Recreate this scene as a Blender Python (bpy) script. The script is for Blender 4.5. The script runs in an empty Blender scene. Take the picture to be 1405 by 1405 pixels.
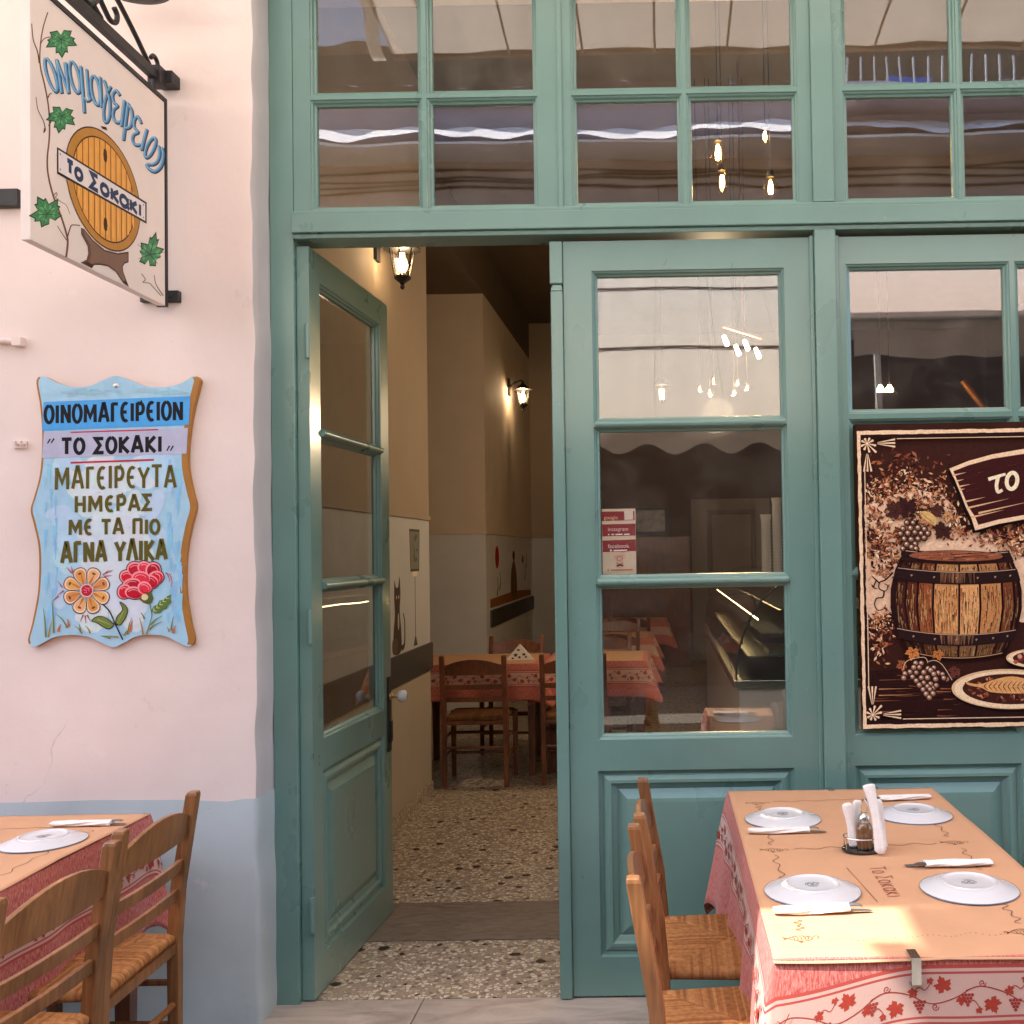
import bpy, bmesh, math, random
from math import sin, cos, pi, radians, sqrt, atan2, hypot
from mathutils import Vector, Matrix
from mathutils.geometry import tessellate_polygon

random.seed(7)
scene = bpy.context.scene
COL = scene.collection

# ------------------------------------------------------------------ camera, sky, sun, exposure
cam_data = bpy.data.cameras.new('camera')
cam = bpy.data.objects.new('camera', cam_data)
COL.objects.link(cam)
R_ = Vector((0.99986, 0.00245, -0.01654))
U_ = Vector((0.01659, -0.02310, 0.99960))
B_ = R_.cross(U_)
U_ = B_.cross(R_)
m_ = Matrix((R_.normalized(), U_.normalized(), B_.normalized())).transposed().to_4x4()
m_.translation = Vector((0, -3.552, 1.5452))
cam.matrix_world = m_
cam_data.sensor_width = 36
cam_data.lens = 35.872
cam_data.shift_x = -0.1451
cam_data.shift_y = 0.0143
cam_data.clip_start = 0.05
cam_data.clip_end = 500
scene.camera = cam

SUN_EL, SUN_AZ = radians(60), radians(247)          # azimuth clockwise from +Y
world = bpy.data.worlds.new('World')
scene.world = world
world.use_nodes = True
wn = world.node_tree
wn.nodes.clear()
w_out = wn.nodes.new('ShaderNodeOutputWorld')
w_bg = wn.nodes.new('ShaderNodeBackground')
w_sky = wn.nodes.new('ShaderNodeTexSky')
w_sky.sky_type = 'NISHITA'
w_sky.sun_disc = False
w_sky.sun_elevation = SUN_EL
w_sky.sun_rotation = SUN_AZ
w_sky.dust_density = 2.0
w_bg.inputs['Strength'].default_value = 0.15
wn.links.new(w_sky.outputs[0], w_bg.inputs[0])
wn.links.new(w_bg.outputs[0], w_out.inputs[0])

sun_data = bpy.data.lights.new('sun', 'SUN')
sun_data.energy = 5.0
sun_data.angle = radians(0.5)
sun_data.color = (1.0, 0.93, 0.84)
sun = bpy.data.objects.new('sun', sun_data)
COL.objects.link(sun)
sun_dir = Vector((sin(SUN_AZ) * cos(SUN_EL), cos(SUN_AZ) * cos(SUN_EL), sin(SUN_EL)))
sun.rotation_euler = sun_dir.to_track_quat('Z', 'Y').to_euler()
sun.location = sun_dir * 30

vs = scene.view_settings
vs.view_transform = 'Standard'
vs.look = 'None'
vs.gamma = 1.0
vs.exposure = 2.5
cy = scene.cycles
cy.use_denoising = True
cy.max_bounces = 10
cy.diffuse_bounces = 5
cy.glossy_bounces = 4
cy.transmission_bounces = 6
cy.transparent_max_bounces = 16
cy.sample_clamp_indirect = 6.0
cy.caustics_reflective = False
cy.caustics_refractive = False

# ------------------------------------------------------------------ colours and materials
def lin(r, g, b):
    def f(c):
        c /= 255.0
        return c / 12.92 if c <= 0.04045 else ((c + 0.055) / 1.055) ** 2.4
    return (f(r), f(g), f(b))

def new_mat(name):
    m = bpy.data.materials.new(name)
    m.use_nodes = True
    nt = m.node_tree
    nt.nodes.clear()
    out = nt.nodes.new('ShaderNodeOutputMaterial')
    return m, nt, out

def mat(name, color, rough=0.6, metallic=0.0, var=0.0, vscale=4.0, bump=0.0, bscale=30.0, coat=0.0,
        stretch=(1, 1, 1), spec=0.5, emit=None, emit_s=0.0, detail=4.0, bdist=0.002, var2=0.0, v2scale=1.0, rvar=0.0):
    m, nt, out = new_mat(name)
    N, L = nt.nodes, nt.links
    b = N.new('ShaderNodeBsdfPrincipled')
    b.inputs['Base Color'].default_value = (*color, 1)
    b.inputs['Roughness'].default_value = rough
    b.inputs['Metallic'].default_value = metallic
    b.inputs['Specular IOR Level'].default_value = spec
    b.inputs['Coat Weight'].default_value = coat
    b.inputs['Coat Roughness'].default_value = 0.15
    if emit:
        b.inputs['Emission Color'].default_value = (*emit, 1)
        b.inputs['Emission Strength'].default_value = emit_s
    L.new(b.outputs[0], out.inputs[0])
    tc = N.new('ShaderNodeTexCoord')
    mp = N.new('ShaderNodeMapping')
    mp.inputs['Scale'].default_value = stretch
    L.new(tc.outputs['Object'], mp.inputs[0])
    if var > 0:
        n = N.new('ShaderNodeTexNoise')
        n.inputs['Scale'].default_value = vscale
        n.inputs['Detail'].default_value = detail
        L.new(mp.outputs[0], n.inputs['Vector'])
        hv = N.new('ShaderNodeMapRange')
        hv.inputs[1].default_value = 0.25
        hv.inputs[2].default_value = 0.75
        hv.inputs[3].default_value = 1.0 - var
        hv.inputs[4].default_value = 1.0 + var
        L.new(n.outputs['Fac'], hv.inputs[0])
        fac = hv.outputs[0]
        if var2 > 0:
            n2 = N.new('ShaderNodeTexNoise')
            n2.inputs['Scale'].default_value = v2scale
            n2.inputs['Detail'].default_value = 3
            L.new(tc.outputs['Object'], n2.inputs['Vector'])
            h2 = N.new('ShaderNodeMapRange')
            h2.inputs[1].default_value = 0.3
            h2.inputs[2].default_value = 0.7
            h2.inputs[3].default_value = 1.0 - var2
            h2.inputs[4].default_value = 1.0 + var2
            L.new(n2.outputs['Fac'], h2.inputs[0])
            mu = N.new('ShaderNodeMath')
            mu.operation = 'MULTIPLY'
            L.new(fac, mu.inputs[0])
            L.new(h2.outputs[0], mu.inputs[1])
            fac = mu.outputs[0]
        vm = N.new('ShaderNodeVectorMath')
        vm.operation = 'SCALE'
        vm.inputs[0].default_value = color
        L.new(fac, vm.inputs['Scale'])
        L.new(vm.outputs[0], b.inputs['Base Color'])
        if rvar > 0:
            mr = N.new('ShaderNodeMapRange')
            mr.inputs[1].default_value = 0.3
            mr.inputs[2].default_value = 0.7
            mr.inputs[3].default_value = max(0.02, rough - rvar)
            mr.inputs[4].default_value = rough + rvar
            L.new(n.outputs['Fac'], mr.inputs[0])
            L.new(mr.outputs[0], b.inputs['Roughness'])
    if bump > 0:
        nb = N.new('ShaderNodeTexNoise')
        nb.inputs['Scale'].default_value = bscale
        nb.inputs['Detail'].default_value = 5
        L.new(mp.outputs[0], nb.inputs['Vector'])
        bp = N.new('ShaderNodeBump')
        bp.inputs['Strength'].default_value = bump
        bp.inputs['Distance'].default_value = bdist
        L.new(nb.outputs['Fac'], bp.inputs['Height'])
        L.new(bp.outputs[0], b.inputs['Normal'])
    return m

def attr_mat(name, rough=0.5, var=0.06, vscale=60.0, bump=0.0, spec=0.2):
    """paint whose colour comes from the artwork's own face colours"""
    m, nt, out = new_mat(name)
    N, L = nt.nodes, nt.links
    b = N.new('ShaderNodeBsdfPrincipled')
    b.inputs['Roughness'].default_value = rough
    b.inputs['Specular IOR Level'].default_value = spec
    a = N.new('ShaderNodeAttribute')
    a.attribute_name = 'paint'
    tc = N.new('ShaderNodeTexCoord')
    n = N.new('ShaderNodeTexNoise')
    n.inputs['Scale'].default_value = vscale
    n.inputs['Detail'].default_value = 4
    L.new(tc.outputs['Object'], n.inputs['Vector'])
    h = N.new('ShaderNodeMapRange')
    h.inputs[1].default_value = 0.25
    h.inputs[2].default_value = 0.75
    h.inputs[3].default_value = 1 - var
    h.inputs[4].default_value = 1 + var
    L.new(n.outputs['Fac'], h.inputs[0])
    vm = N.new('ShaderNodeVectorMath')
    vm.operation = 'SCALE'
    L.new(a.outputs['Color'], vm.inputs[0])
    L.new(h.outputs[0], vm.inputs['Scale'])
    L.new(vm.outputs[0], b.inputs['Base Color'])
    L.new(b.outputs[0], out.inputs[0])
    if bump > 0:
        bp = N.new('ShaderNodeBump')
        bp.inputs['Strength'].default_value = bump
        bp.inputs['Distance'].default_value = 0.001
        L.new(n.outputs['Fac'], bp.inputs['Height'])
        L.new(bp.outputs[0], b.inputs['Normal'])
    return m

def glass_mat(name, f0=0.045, tint=(0.97, 0.98, 0.97), rough=0.0, wave=0.0, wscale=3.0, dirt=0.0):
    m, nt, out = new_mat(name)
    N, L = nt.nodes, nt.links
    tr = N.new('ShaderNodeBsdfTransparent')
    tr.inputs[0].default_value = (*tint, 1)
    gl = N.new('ShaderNodeBsdfGlossy')
    gl.inputs['Roughness'].default_value = rough
    lw = N.new('ShaderNodeLayerWeight')
    lw.inputs['Blend'].default_value = 0.5
    p = N.new('ShaderNodeMath')
    p.operation = 'POWER'
    p.inputs[1].default_value = 5.0
    L.new(lw.outputs['Facing'], p.inputs[0])
    ma = N.new('ShaderNodeMath')
    ma.operation = 'MULTIPLY_ADD'
    ma.inputs[1].default_value = 1 - f0
    ma.inputs[2].default_value = f0
    L.new(p.outputs[0], ma.inputs[0])
    mx = N.new('ShaderNodeMixShader')
    L.new(ma.outputs[0], mx.inputs[0])
    L.new(tr.outputs[0], mx.inputs[1])
    L.new(gl.outputs[0], mx.inputs[2])
    if dirt > 0:
        tcd = N.new('ShaderNodeTexCoord')
        nd = N.new('ShaderNodeTexNoise'); nd.inputs['Scale'].default_value = 6; nd.inputs['Detail'].default_value = 7; nd.inputs['Roughness'].default_value = .7
        L.new(tcd.outputs['Object'], nd.inputs['Vector'])
        hd = N.new('ShaderNodeMapRange'); hd.inputs[1].default_value = .45; hd.inputs[2].default_value = .8; hd.inputs[3].default_value = 0; hd.inputs[4].default_value = dirt
        L.new(nd.outputs['Fac'], hd.inputs[0])
        df = N.new('ShaderNodeBsdfDiffuse'); df.inputs[0].default_value = (.55, .5, .45, 1)
        m2 = N.new('ShaderNodeMixShader')
        L.new(hd.outputs[0], m2.inputs[0]); L.new(mx.outputs[0], m2.inputs[1]); L.new(df.outputs[0], m2.inputs[2])
        mx = m2
    L.new(mx.outputs[0], out.inputs[0])
    if wave > 0:
        tc = N.new('ShaderNodeTexCoord')
        n = N.new('ShaderNodeTexNoise')
        n.inputs['Scale'].default_value = wscale
        n.inputs['Detail'].default_value = 1.0
        L.new(tc.outputs['Object'], n.inputs['Vector'])
        bp = N.new('ShaderNodeBump')
        bp.inputs['Strength'].default_value = 1.0
        bp.inputs['Distance'].default_value = wave
        L.new(n.outputs['Fac'], bp.inputs['Height'])
        L.new(bp.outputs[0], gl.inputs['Normal'])
    return m

def fabric_mat(name, c1, c2=None, stripe=0.0, transl=0.5):
    """thin awning cloth: part of the light comes through"""
    m, nt, out = new_mat(name)
    N, L = nt.nodes, nt.links
    d = N.new('ShaderNodeBsdfDiffuse')
    t = N.new('ShaderNodeBsdfTranslucent')
    mx = N.new('ShaderNodeMixShader')
    mx.inputs[0].default_value = transl
    L.new(d.outputs[0], mx.inputs[1])
    L.new(t.outputs[0], mx.inputs[2])
    L.new(mx.outputs[0], out.inputs[0])
    tc = N.new('ShaderNodeTexCoord')
    n = N.new('ShaderNodeTexNoise')
    n.inputs['Scale'].default_value = 3.0
    n.inputs['Detail'].default_value = 5
    L.new(tc.outputs['Object'], n.inputs['Vector'])
    rmp = N.new('ShaderNodeMix')
    rmp.data_type = 'RGBA'
    rmp.inputs[6].default_value = (*[c * 0.88 for c in c1], 1)
    rmp.inputs[7].default_value = (*c1, 1)
    L.new(n.outputs['Fac'], rmp.inputs[0])
    for s in (d, t):
        L.new(rmp.outputs[2], s.inputs[0])
    return m

# ------------------------------------------------------------------ mesh building
ORG = {}

class MB:
    def __init__(s):
        s.v, s.f, s.m, s.uv, s.colr = [], [], [], {}, {}
        s.T = None
    def vert(s, p):
        s.v.append(tuple(s.T @ Vector(p)) if s.T else tuple(p))
        return len(s.v) - 1
    def face(s, pts, mi=0, uv=None, col=None):
        ids = [s.vert(p) for p in pts]
        s.f.append(ids)
        s.m.append(mi)
        if uv:
            s.uv[len(s.f) - 1] = uv
        if col is not None:
            s.colr[len(s.f) - 1] = col
        return s
    def box(s, x0, x1, y0, y1, z0, z1, mi=0):
        P = [(x0, y0, z0), (x1, y0, z0), (x1, y1, z0), (x0, y1, z0), (x0, y0, z1), (x1, y0, z1), (x1, y1, z1), (x0, y1, z1)]
        b = len(s.v)
        for p in P:
            s.vert(p)
        for q in ((0, 3, 2, 1), (4, 5, 6, 7), (0, 1, 5, 4), (1, 2, 6, 5), (2, 3, 7, 6), (3, 0, 4, 7)):
            s.f.append([b + i for i in q])
            s.m.append(mi)
        return s
    def hexa(s, lo, hi, mi=0):
        """two quads of four points joined into a block"""
        b = len(s.v)
        for p in list(lo) + list(hi):
            s.vert(p)
        for q in ((3, 2, 1, 0), (4, 5, 6, 7), (0, 1, 5, 4), (1, 2, 6, 5), (2, 3, 7, 6), (3, 0, 4, 7)):
            s.f.append([b + i for i in q])
            s.m.append(mi)
        return s
    def prism(s, poly, fn0, fn1, mi=0):
        """2d outline between two mappings"""
        n = len(poly)
        a = [s.vert(fn0(*p)) for p in poly]
        c = [s.vert(fn1(*p)) for p in poly]
        for t in tessellate_polygon([[Vector((p[0], p[1], 0)) for p in poly]]):
            s.f.append([a[i] for i in t]); s.m.append(mi)
            s.f.append([c[i] for i in reversed(t)]); s.m.append(mi)
        for i in range(n):
            j = (i + 1) % n
            s.f.append([a[i], a[j], c[j], c[i]]); s.m.append(mi)
        return s
    def tube(s, path, r, n=8, mi=0, caps=True, closed=False):
        path = [Vector(p) for p in path]
        k = len(path)
        rs = r if isinstance(r, (list, tuple)) else [r] * k
        rings, ref = [], None
        for i, p in enumerate(path):
            if closed:
                t = path[(i + 1) % k] - path[i - 1]
            else:
                t = path[min(i + 1, k - 1)] - path[max(i - 1, 0)]
            t.normalize()
            if ref is None:
                ref = t.orthogonal().normalized()
            ref = (ref - t * ref.dot(t))
            if ref.length < 1e-6:
                ref = t.orthogonal()
            ref.normalize()
            bi = t.cross(ref)
            rings.append([s.vert(p + (ref * cos(2 * pi * j / n) + bi * sin(2 * pi * j / n)) * rs[i]) for j in range(n)])
        for i in range(k if closed else k - 1):
            a, c = rings[i], rings[(i + 1) % k]
            for j in range(n):
                s.f.append([a[j], a[(j + 1) % n], c[(j + 1) % n], c[j]]); s.m.append(mi)
        if caps and not closed:
            s.f.append(list(reversed(rings[0]))); s.m.append(mi)
            s.f.append(rings[-1]); s.m.append(mi)
        return s
    def lathe(s, prof, c=(0, 0, 0), n=24, mi=0, sx=1.0, sy=1.0):
        rings = []
        for r, z in prof:
            if r < 1e-6:
                rings.append([s.vert((c[0], c[1], c[2] + z))])
            else:
                rings.append([s.vert((c[0] + r * sx * cos(2 * pi * j / n), c[1] + r * sy * sin(2 * pi * j / n), c[2] + z)) for j in range(n)])
        for a, d in zip(rings, rings[1:]):
            for j in range(n):
                k = (j + 1) % n
                if len(a) == 1 and len(d) == 1:
                    continue
                if len(a) == 1:
                    s.f.append([a[0], d[k], d[j]])
                elif len(d) == 1:
                    s.f.append([a[j], a[k], d[0]])
                else:
                    s.f.append([a[j], a[k], d[k], d[j]])
                s.m.append(mi)
        return s
    def ring(s, x0, x1, z0, z1, prof, mi=0, fill=False):
        """mitred moulding round a rectangle in the XZ plane; prof = (inset, y)"""
        loops = []
        for i, y in prof:
            loops.append([s.vert(p) for p in ((x0 + i, y, z0 + i), (x1 - i, y, z0 + i), (x1 - i, y, z1 - i), (x0 + i, y, z1 - i))])
        for a, c in zip(loops, loops[1:]):
            for j in range(4):
                k = (j + 1) % 4
                s.f.append([a[j], a[k], c[k], c[j]]); s.m.append(mi)
        if fill:
            s.f.append(loops[-1]); s.m.append(mi)
        return s
    def grid(s, fn, nu, nv, mi=0, uvfn=None, wrap=False):
        ids = [[s.vert(fn(i / nu, j / nv)) for j in range(nv + 1)] for i in range(nu + (0 if wrap else 1))]
        L = len(ids)
        for i in range(nu):
            for j in range(nv):
                k = (i + 1) % L
                s.f.append([ids[i][j], ids[k][j], ids[k][j + 1], ids[i][j + 1]]); s.m.append(mi)
                if uvfn:
                    s.uv[len(s.f) - 1] = [uvfn(i / nu, j / nv), uvfn((i + 1) / nu, j / nv), uvfn((i + 1) / nu, (j + 1) / nv), uvfn(i / nu, (j + 1) / nv)]
        return s
    def build(s, name, mats, parent=None, smooth=None, bevel=0.0, subsurf=0, weld=False):
        if not isinstance(mats, (list, tuple)):
            mats = [mats]
        if parent is not None:
            org = Vector(ORG.get(parent.name, (0, 0, 0)))
            loc = Vector((0, 0, 0))
        else:
            xs = [p[0] for p in s.v]; ys = [p[1] for p in s.v]; zs = [p[2] for p in s.v]
            org = Vector(((min(xs) + max(xs)) / 2, (min(ys) + max(ys)) / 2, min(zs)))
            loc = org
        me = bpy.data.meshes.new(name)
        me.from_pydata([(p[0] - org[0], p[1] - org[1], p[2] - org[2]) for p in s.v], [], s.f)
        for mm in mats:
            me.materials.append(mm)
        me.polygons.foreach_set('material_index', s.m)
        if s.uv:
            ul = me.uv_layers.new(name='UVMap')
            for fi, uvs in s.uv.items():
                for li, q in zip(me.polygons[fi].loop_indices, uvs):
                    ul.data[li].uv = q
        if s.colr:
            ca = me.color_attributes.new('paint', 'FLOAT_COLOR', 'CORNER')
            for fi, c in s.colr.items():
                for li in me.polygons[fi].loop_indices:
                    ca.data[li].color = (*c, 1)
        o = bpy.data.objects.new(name, me)
        COL.objects.link(o)
        o.location = loc
        if parent is not None:
            o.parent = parent
        ORG[o.name] = tuple(org)
        bm = bmesh.new()
        bm.from_mesh(me)
        if weld:
            bmesh.ops.remove_doubles(bm, verts=bm.verts, dist=1e-5)
        if not s.colr:
            bmesh.ops.recalc_face_normals(bm, faces=bm.faces)
        bm.to_mesh(me)
        bm.free()
        if smooth is not None:
            me.polygons.foreach_set('use_smooth', [True] * len(me.polygons))
            me.set_sharp_from_angle(angle=radians(smooth))
        if bevel > 0:
            b = o.modifiers.new('bevel', 'BEVEL')
            b.width = bevel
            b.segments = 2
            b.limit_method = 'ANGLE'
            b.angle_limit = radians(40)
            b.harden_normals = False
        if subsurf:
            q = o.modifiers.new('sub', 'SUBSURF')
            q.levels = q.render_levels = subsurf
        me.update()
        return o

def tag(o, label=None, cat=None, group=None, kind=None):
    if label: o['label'] = label
    if cat: o['category'] = cat
    if group: o['group'] = group
    if kind: o['kind'] = kind
    return o

def thing(name, loc, label, cat, group=None):
    o = bpy.data.objects.new(name, None)
    o.empty_display_size = 0.1
    COL.objects.link(o)
    o.location = loc
    ORG[o.name] = tuple(loc)
    return tag(o, label, cat, group)

def proto(name, label, cat, group=None):
    o = thing(name, (0, 0, 0), label, cat, group)
    return o

def kids(o):
    return [c for c in bpy.data.objects if c.parent == o]

def copy_tree(o, parent=None):
    c = o.copy()
    COL.objects.link(c)
    c.parent = parent
    for ch in kids(o):
        copy_tree(ch, c)
    return c

def struct(name, mb, m, **k):
    o = mb.build(name, m, **k)
    o['kind'] = 'structure'
    return o

def catmull(pts, n=6, closed=False):
    out = []
    k = len(pts)
    rng = range(k) if closed else range(k - 1)
    for i in rng:
        p0 = pts[(i - 1) % k] if closed or i > 0 else pts[0]
        p1 = pts[i]
        p2 = pts[(i + 1) % k]
        p3 = pts[(i + 2) % k] if closed or i + 2 < k else pts[-1]
        for j in range(n):
            t = j / n
            out.append(tuple(0.5 * (2 * b + (c - a) * t + (2 * a - 5 * b + 4 * c - d) * t * t + (3 * b - a - 3 * c + d) * t ** 3)
                             for a, b, c, d in zip(p0, p1, p2, p3)))
    if not closed:
        out.append(tuple(pts[-1]))
    return out

def ell(cx, cy, rx, ry, n=20, rot=0.0, a0=0.0, a1=2 * pi, end=False):
    k = n + (1 if end else 0)
    return [(cx + rx * cos(t) * cos(rot) - ry * sin(t) * sin(rot), cy + rx * cos(t) * sin(rot) + ry * sin(t) * cos(rot))
            for t in (a0 + (a1 - a0) * i / n for i in range(k))]

# ------------------------------------------------------------------ hand painting on a surface
class Painter:
    """flat painted shapes on a surface; fn(u, v, h) gives the point at height h above it; each shape lies a hair above the last"""
    def __init__(s, fn, eps=5e-6, pre=None):
        s.fn, s.eps, s.h, s.mb, s.pre = fn, eps, 2e-4, MB(), pre
    def q(s, p):
        return s.pre(*p) if s.pre else p
    def poly(s, pts, col, raw=False):
        s.h += s.eps
        pts = pts if raw else [s.q(p) for p in pts]
        vv = [Vector((p[0], p[1], 0)) for p in pts]
        for t in tessellate_polygon([vv]):
            s.mb.face([s.fn(pts[i][0], pts[i][1], s.h) for i in t], col=col)
    def stroke(s, pts, w, col, w2=None, closed=False, cap=True):
        s.h += s.eps
        n = len(pts)
        w2 = w if w2 is None else w2
        L, Rr = [], []
        for i, p in enumerate(pts):
            if closed:
                a, b = pts[i - 1], pts[(i + 1) % n]
            else:
                a, b = pts[max(i - 1, 0)], pts[min(i + 1, n - 1)]
            d1 = (p[0] - a[0], p[1] - a[1]); d2 = (b[0] - p[0], b[1] - p[1])
            l1 = hypot(*d1) or 1; l2 = hypot(*d2) or 1
            if i == 0 and not closed: d1, l1 = d2, l2
            if i == n - 1 and not closed: d2, l2 = d1, l1
            t = (d1[0] / l1 + d2[0] / l2, d1[1] / l1 + d2[1] / l2)
            lt = hypot(*t) or 1
            t = (t[0] / lt, t[1] / lt)
            cs = max(0.45, abs(t[0] * d1[0] / l1 + t[1] * d1[1] / l1))
            f = i / max(1, n - 1)
            ww = (w + (w2 - w) * f) / 2 / cs
            L.append((p[0] - t[1] * ww, p[1] + t[0] * ww))
            Rr.append((p[0] + t[1] * ww, p[1] - t[0] * ww))
        rng = range(n) if closed else range(n - 1)
        for i in rng:
            j = (i + 1) % n
            s.mb.face([s.fn(*s.q(x), s.h) for x in (L[i], L[j], Rr[j], Rr[i])], col=col)
    def ellipse(s, cx, cy, rx, ry, col, n=20, rot=0.0):
        s.poly(ell(cx, cy, rx, ry, n, rot), col)
    def build(s, name, m, parent=None):
        return s.mb.build(name, m, parent)

# stroke lettering: every letter is a list of lines in a box 0..w by 0..1 (y up)
def _arc(cx, cy, rx, ry, a0, a1, n=10):
    return [(cx + rx * cos(radians(a0 + (a1 - a0) * i / n)), cy + ry * sin(radians(a0 + (a1 - a0) * i / n))) for i in range(n + 1)]
GLYPH = {
    'Ο': (0.62, [_arc(.31, .5, .26, .47, 90, 450, 20)]),
    'Ι': (0.22, [[(.11, 0), (.11, 1)]]),
    'Ν': (0.66, [[(.1, 0), (.1, 1)], [(.1, .98), (.56, .02)], [(.56, 0), (.56, 1)]]),
    'Μ': (0.86, [[(.1, 0), (.12, 1)], [(.12, .98), (.43, .3), (.74, .98)], [(.74, 1), (.76, 0)]]),
    'Α': (0.70, [[(.06, 0), (.31, 1), (.38, 1), (.64, 0)], [(.16, .32), (.54, .32)]]),
    'Γ': (0.50, [[(.1, 0), (.1, 1)], [(.08, .96), (.46, .96)]]),
    'Ε': (0.52, [[(.1, 0), (.1, 1)], [(.1, .96), (.46, .96)], [(.1, .5), (.4, .5)], [(.1, .04), (.46, .04)]]),
    'Є': (0.56, [_arc(.34, .5, .24, .47, 60, 300, 14), [(.12, .5), (.42, .5)]]),
    'Ρ': (0.58, [[(.1, 0), (.1, 1)], [(.1, .96), (.3, .96)] + _arc(.3, .68, .2, .28, 90, -90, 8) + [(.1, .4)]]),
    'Τ': (0.62, [[(.31, 0), (.31, 1)], [(.02, .96), (.6, .96)]]),
    'Σ': (0.60, [[(.56, .96), (.1, .96), (.36, .52), (.08, .04), (.58, .04)]]),
    'Κ': (0.62, [[(.1, 0), (.1, 1)], [(.56, 1), (.14, .5), (.58, 0)]]),
    'Υ': (0.64, [[(.04, 1), (.32, .46), (.6, 1)], [(.32, .48), (.32, 0)]]),
    'Η': (0.66, [[(.1, 0), (.1, 1)], [(.56, 0), (.56, 1)], [(.1, .5), (.56, .5)]]),
    'Π': (0.66, [[(.1, 0), (.1, 1)], [(.56, 0), (.56, 1)], [(.06, .96), (.6, .96)]]),
    'Λ': (0.66, [[(.05, 0), (.31, 1), (.37, 1), (.62, 0)]]),
    'ο': (0.56, [_arc(.28, .36, .23, .34, 90, 450, 18)]),
    'κ': (0.52, [[(.1, 0), (.1, .72)], [(.48, .72), (.14, .36), (.5, 0)]]),
    'α': (0.60, [_arc(.28, .36, .21, .34, 20, 340, 16), [(.5, .72), (.5, .1), (.58, 0)]]),
    'ι': (0.22, [[(.11, 0), (.11, .72)]]),
    'τ': (0.52, [[(.02, .68), (.5, .70)], [(.27, .68), (.25, .12), (.34, .02), (.44, .06)]]),
    ' ': (0.30, []),
}
def write(P, text, x0, x1, y0, y1, w, col, dy=0.0, jit=0.0, ydown=True):
    """fit the text between x0..x1; y0 = foot, y1 = head; dy = rise of the right end"""
    gap = 0.12
    tot = sum(GLYPH[c][0] for c in text) + gap * (len(text) - 1)
    k = (x1 - x0) / tot
    x = x0
    rnd = random.Random(len(text) * 31 + int(x0))
    for c in text:
        wd, lines = GLYPH[c]
        jh = 1 + rnd.uniform(-jit, jit)
        jo = rnd.uniform(-jit, jit) * 0.5
        for ln in lines:
            pts = []
            for a, b in ln:
                px = x + a * k
                f = (px - x0) / (x1 - x0)
                pts.append((px, y0 + (y1 - y0) * (b * jh + jo) + dy * f))
            P.stroke(pts, w, col)
        x += (wd + gap) * k

def grape_leaf(cx, cy, s, rot, sx=1.0, sy=1.0):
    prof = [(90, 1.0), (75, .72), (66, .8), (52, .5), (40, .62), (25, .92), (10, .66), (0, .74), (-14, .5), (-35, .72), (-52, .55), (-70, .5), (-90, .22)]
    pts = [(a, r) for a, r in prof] + [(180 - a, r) for a, r in reversed(prof[1:-1])]
    out = []
    for a, r in pts:
        t = radians(a)
        x, y = r * cos(t) * s * sx, r * sin(t) * s * sy
        out.append((cx + x * cos(rot) - y * sin(rot), cy + x * sin(rot) + y * cos(rot)))
    return out

def font_faces(text, size):
    """outlines of a printed word as flat polygons"""
    cu = bpy.data.curves.new('word', 'FONT')
    cu.body = text
    cu.size = size
    cu.resolution_u = 3
    ob = bpy.data.objects.new('word', cu)
    COL.objects.link(ob)
    dg = bpy.context.evaluated_depsgraph_get()
    me = bpy.data.meshes.new_from_object(ob.evaluated_get(dg))
    res = [[tuple(me.vertices[i].co[:2]) for i in p.vertices] for p in me.polygons]
    bpy.data.objects.remove(ob)
    bpy.data.curves.remove(cu)
    bpy.data.meshes.remove(me)
    return res
# ------------------------------------------------------------------ material set
TEAL = (0.142, 0.268, 0.240)
M_teal = mat('teal_gloss_paint', TEAL, rough=0.30, var=0.045, vscale=2.0, bump=0.22, bscale=12, stretch=(3, 3, 2), coat=0.45, bdist=0.0010, var2=0.07, v2scale=1.6, rvar=0.04)
def add_wear(m, col, scale, lo):
    """small chips and rubbed spots where the paint has gone"""
    nt = m.node_tree; N, L = nt.nodes, nt.links
    b = [n for n in N if n.type == 'BSDF_PRINCIPLED'][0]
    src = b.inputs['Base Color'].links[0].from_socket
    tc = [n for n in N if n.type == 'TEX_COORD'][0]
    a = N.new('ShaderNodeTexNoise'); a.inputs['Scale'].default_value = scale; a.inputs['Detail'].default_value = 6; a.inputs['Roughness'].default_value = .7
    L.new(tc.outputs['Object'], a.inputs['Vector'])
    r = N.new('ShaderNodeMapRange'); r.inputs[1].default_value = lo; r.inputs[2].default_value = lo + .02
    L.new(a.outputs['Fac'], r.inputs[0])
    mx = N.new('ShaderNodeMix'); mx.data_type = 'RGBA'
    L.new(r.outputs[0], mx.inputs[0]); L.new(src, mx.inputs[6]); mx.inputs[7].default_value = (*col, 1)
    L.new(mx.outputs[2], b.inputs['Base Color'])
add_wear(M_teal, (0.30, 0.40, 0.36), 24, 0.715)
add_wear(M_teal, (0.095, 0.20, 0.19), 11, 0.70)
M_pink = mat('pink_lime_plaster', (0.78, 0.665, 0.635), rough=0.9, var=0.045, vscale=3.0, bump=0.7, bscale=6, bdist=0.008, spec=0.15, var2=0.045, v2scale=0.9)
add_wear(M_pink, (0.725, 0.61, 0.58), 9, 0.655)
add_wear(M_pink, (0.81, 0.71, 0.685), 3.1, 0.65)
add_wear(M_pink, (0.66, 0.55, 0.52), 31, 0.71)
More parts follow.
